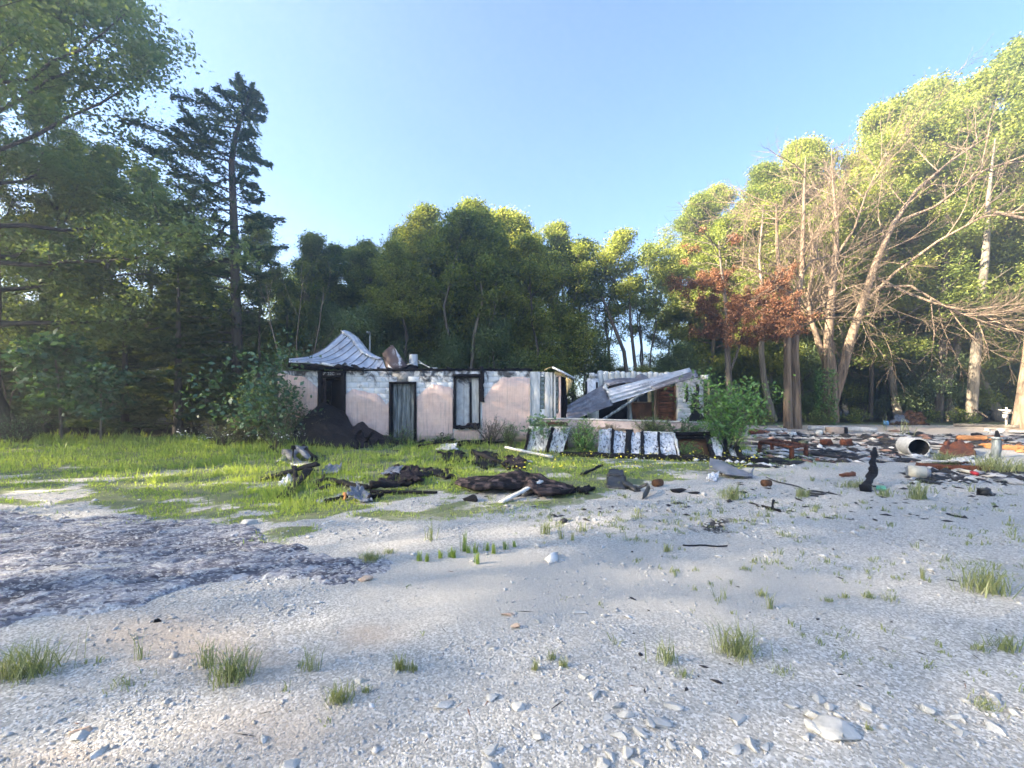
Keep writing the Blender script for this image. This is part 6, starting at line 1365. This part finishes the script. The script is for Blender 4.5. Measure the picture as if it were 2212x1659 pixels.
# ------------------------------------------------------------------ grass tufts standing singly
def tuft(px, py, wpx, hpx, n, label, mat_='grass_pale', lean_=.9, seed=0, bw=1., cat='grass tuft', name='grass_tuft'):
    rgt = np.random.default_rng(seed + int(px) * 7 + int(py)); o = G(px, py); s_ = o[1] / FP; w, h = wpx * s_, hpx * s_
    x = o[0] + rgt.normal(0, .17, n) * w; y = o[1] + rgt.normal(0, .12, n) * w
    hh = h * rgt.uniform(.35, 1.1, n)
    V, F = blades(x, y, hh, (.0016 + .0011 * o[1]) * bw * rgt.uniform(.6, 1.3, n), rgt, lean_ * min(1.2, .55 * wpx / hpx + .25))
    org = o.copy()
    return tag(link(name, mesh_np(name, V - org, F, M[mat_], np.repeat(rgt.uniform(.1, .9, n), 5)), None, org), label, cat)
TU = [(70, 1455, 170, 95, 210, 'dense spiky tuft at the edge of the tan gravel', 'grass_pale'), (20, 1465, 90, 85, 120, 'clump beside the dense spiky tuft, partly cut off', 'grass_pale'),
 (505, 1465, 120, 85, 210, 'fresh dense tuft on the tan gravel patch', 'grass_pale'), (445, 1440, 50, 85, 45, 'tall thin stalks standing behind the fresh dense tuft', 'grass_pale'), (300, 1425, 40, 75, 14, 'wispy seeded stalks beside the tan gravel', 'grass_pale'), (270, 1480, 110, 30, 60, 'low flat weed mat under the wispy stalks', 'grass_pale'),
 (672, 1446, 55, 65, 40, 'dark pointed tuft between dense tuft and leafy weed', 'grass_pale'), (735, 1512, 80, 50, 150, 'broad low green weed close to the bottom', 'grass_pale'), (865, 1446, 42, 45, 90, 'upright leafy weed in the middle foreground', 'grass_pale'), (893, 1448, 32, 28, 50, 'small leafy weed beside the upright one', 'grass_pale'), (792, 1495, 26, 26, 40, 'tiny tuft next to the broad low weed', 'grass_pale'),
 (1156, 1446, 22, 32, 40, 'small upright weed, nearer of the three middle weeds', 'grass_pale'), (1192, 1424, 28, 30, 36, 'small upright weed, farthest of the three middle weeds', 'grass_pale'), (1218, 1440, 30, 28, 50, 'small bushy weed, last of the three middle weeds', 'grass_pale'),
 (1592, 1408, 120, 80, 230, 'large spreading tuft on the open gravel', 'grass_pale'), (1440, 1425, 70, 70, 60, 'dry reddish wispy tuft beside the large spreading one', 'grass_pale'), (1472, 1455, 60, 25, 40, 'low dry tuft in front of the reddish wispy one', 'grass_pale'), (1690, 1448, 70, 18, 70, 'flat dry weed in front of the large spreading tuft', 'grass_pale'),
 (2128, 1278, 120, 75, 240, 'large arching tuft far over on the gravel', 'grass_pale'), (1995, 1250, 16, 40, 16, 'single feathery stalk beside the large arching tuft', 'grass_pale'), (1875, 1290, 36, 22, 50, 'small round tuft in the row before the arching one', 'grass_pale'), (1920, 1295, 60, 28, 36, 'open sprawling tuft in the row before the arching one', 'grass_pale'), (1790, 1298, 30, 18, 36, 'first small tuft of the row before the arching one', 'grass_pale'), (1825, 1290, 30, 18, 36, 'second small tuft of the row before the arching one', 'grass_pale'),
 (2170, 1400, 90, 45, 110, 'bright tuft near the picture edge below the arching one', 'grass_pale'), (2115, 1404, 40, 25, 50, 'small tuft beside the bright one near the edge', 'grass_pale'), (2130, 1525, 90, 26, 90, 'faded flat weed patch beside a white stone', 'grass_pale'), (1665, 1312, 22, 45, 30, 'upright tuft with a pale stalk on the open gravel', 'grass_pale'), (1645, 1285, 30, 25, 36, 'leafy small weed behind the upright tuft', 'grass_pale'), (1560, 1290, 55, 45, 14, 'wispy leafless weed on the open gravel', 'grass_pale'), (1875, 1572, 26, 22, 36, 'little tuft beside the largest flat slab', 'grass_pale'),
 (930, 1168, 38, 50, 26, 'wispy yellow forked weed at the gravel edge', 'grass_pale'), (800, 1210, 75, 26, 190, 'low bright mat of grass at the end of the ledge', 'grass_pale'), (838, 1196, 40, 16, 50, 'thin grass fringe behind the low bright mat', 'grass_pale'),
 (1178, 1155, 26, 42, 46, 'dark upright weed leading the weed line', 'grass_pale'), (1212, 1166, 14, 34, 22, 'narrow weed behind the leading dark weed', 'grass_pale'), (1236, 1168, 14, 26, 18, 'short dark weed at the end of the leading group', 'grass_pale'), (1442, 1190, 26, 28, 40, 'isolated green weed near the thin black rod', 'grass_pale'), (1256, 1150, 40, 26, 40, 'yellowish weed patch beside the leading dark weed', 'grass_pale'),
 (1580, 1078, 48, 42, 120, 'yellow dry tuft near the grey body panel', 'grass_pale'), (1732, 1074, 40, 26, 100, 'fresh green tuft by the thin black hoop', 'grass_pale'), (1985, 1078, 52, 50, 120, 'tall pale dry tuft before the white container', 'grass_pale'), (1910, 1072, 40, 26, 70, 'pale tuft beside the crooked charred log', 'grass_pale'), (1845, 1052, 80, 22, 110, 'low green patch behind the crooked charred log', 'grass_pale'), (2040, 1005, 62, 40, 190, 'lush green tuft before the rusty brown heap', 'grass_pale'), (2140, 1020, 90, 52, 260, 'lush green grass at the foot of the capped post', 'grass_pale'), (2200, 1022, 60, 34, 130, 'lush grass at the picture edge behind the litter strip', 'grass_pale'), (2060, 980, 60, 16, 70, 'bright yellow weeds before the orange board', 'grass_pale'), (1955, 940, 60, 55, 14, 'sunlit tall seed stalks in front of the junk pile', 'grass_pale'), (1910, 930, 14, 50, 5, 'pair of thin sunlit stalks beside the concrete curb', 'grass_pale'), (2030, 1100, 90, 10, 50, 'faint weeds near the shoe like burnt piece', 'grass_pale')]
for i, t_ in enumerate(TU): tuft(*t_[:6], t_[6], seed=i)
for i, px in enumerate((905, 922, 951, 975, 981, 1003, 1012, 1030, 1026, 1052, 1066, 1090, 1110)):
    tuft(px, (1212, 1214, 1207, 1205, 1206, 1192, 1195, 1218, 1196, 1190, 1196, 1188, 1182)[i], 15, (26, 26, 24, 28, 26, 52, 24, 34, 30, 26, 30, 24, 20)[i], 34, 'small upright green weed in the line along the gravel edge', 'grass', .5, i, 1.1)
for o in [o for o in S.objects if o.get('label') == 'small upright green weed in the line along the gravel edge']: o['group'] = 'weeds lined up along the gravel edge'

# ------------------------------------------------------------------ added haze volume imitating lens glare and lifting the shaded woods
b = B(); b.box(-300, 300, -300, 300, -1.2, 31.0)
hm = bpy.data.materials.new('veil_haze_air'); hm.use_nodes = True; hn = hm.node_tree; hn.nodes.clear()
ho = hn.nodes.new('ShaderNodeOutputMaterial'); hp_ = hn.nodes.new('ShaderNodeVolumePrincipled')
hp_.inputs['Color'].default_value = (.86, .93, 1., 1); hp_.inputs['Density'].default_value = .0052; hp_.inputs['Anisotropy'].default_value = .68
hn.links.new(hp_.outputs[0], ho.inputs['Volume'])
b.make('veil_haze', hm, kind='stuff')
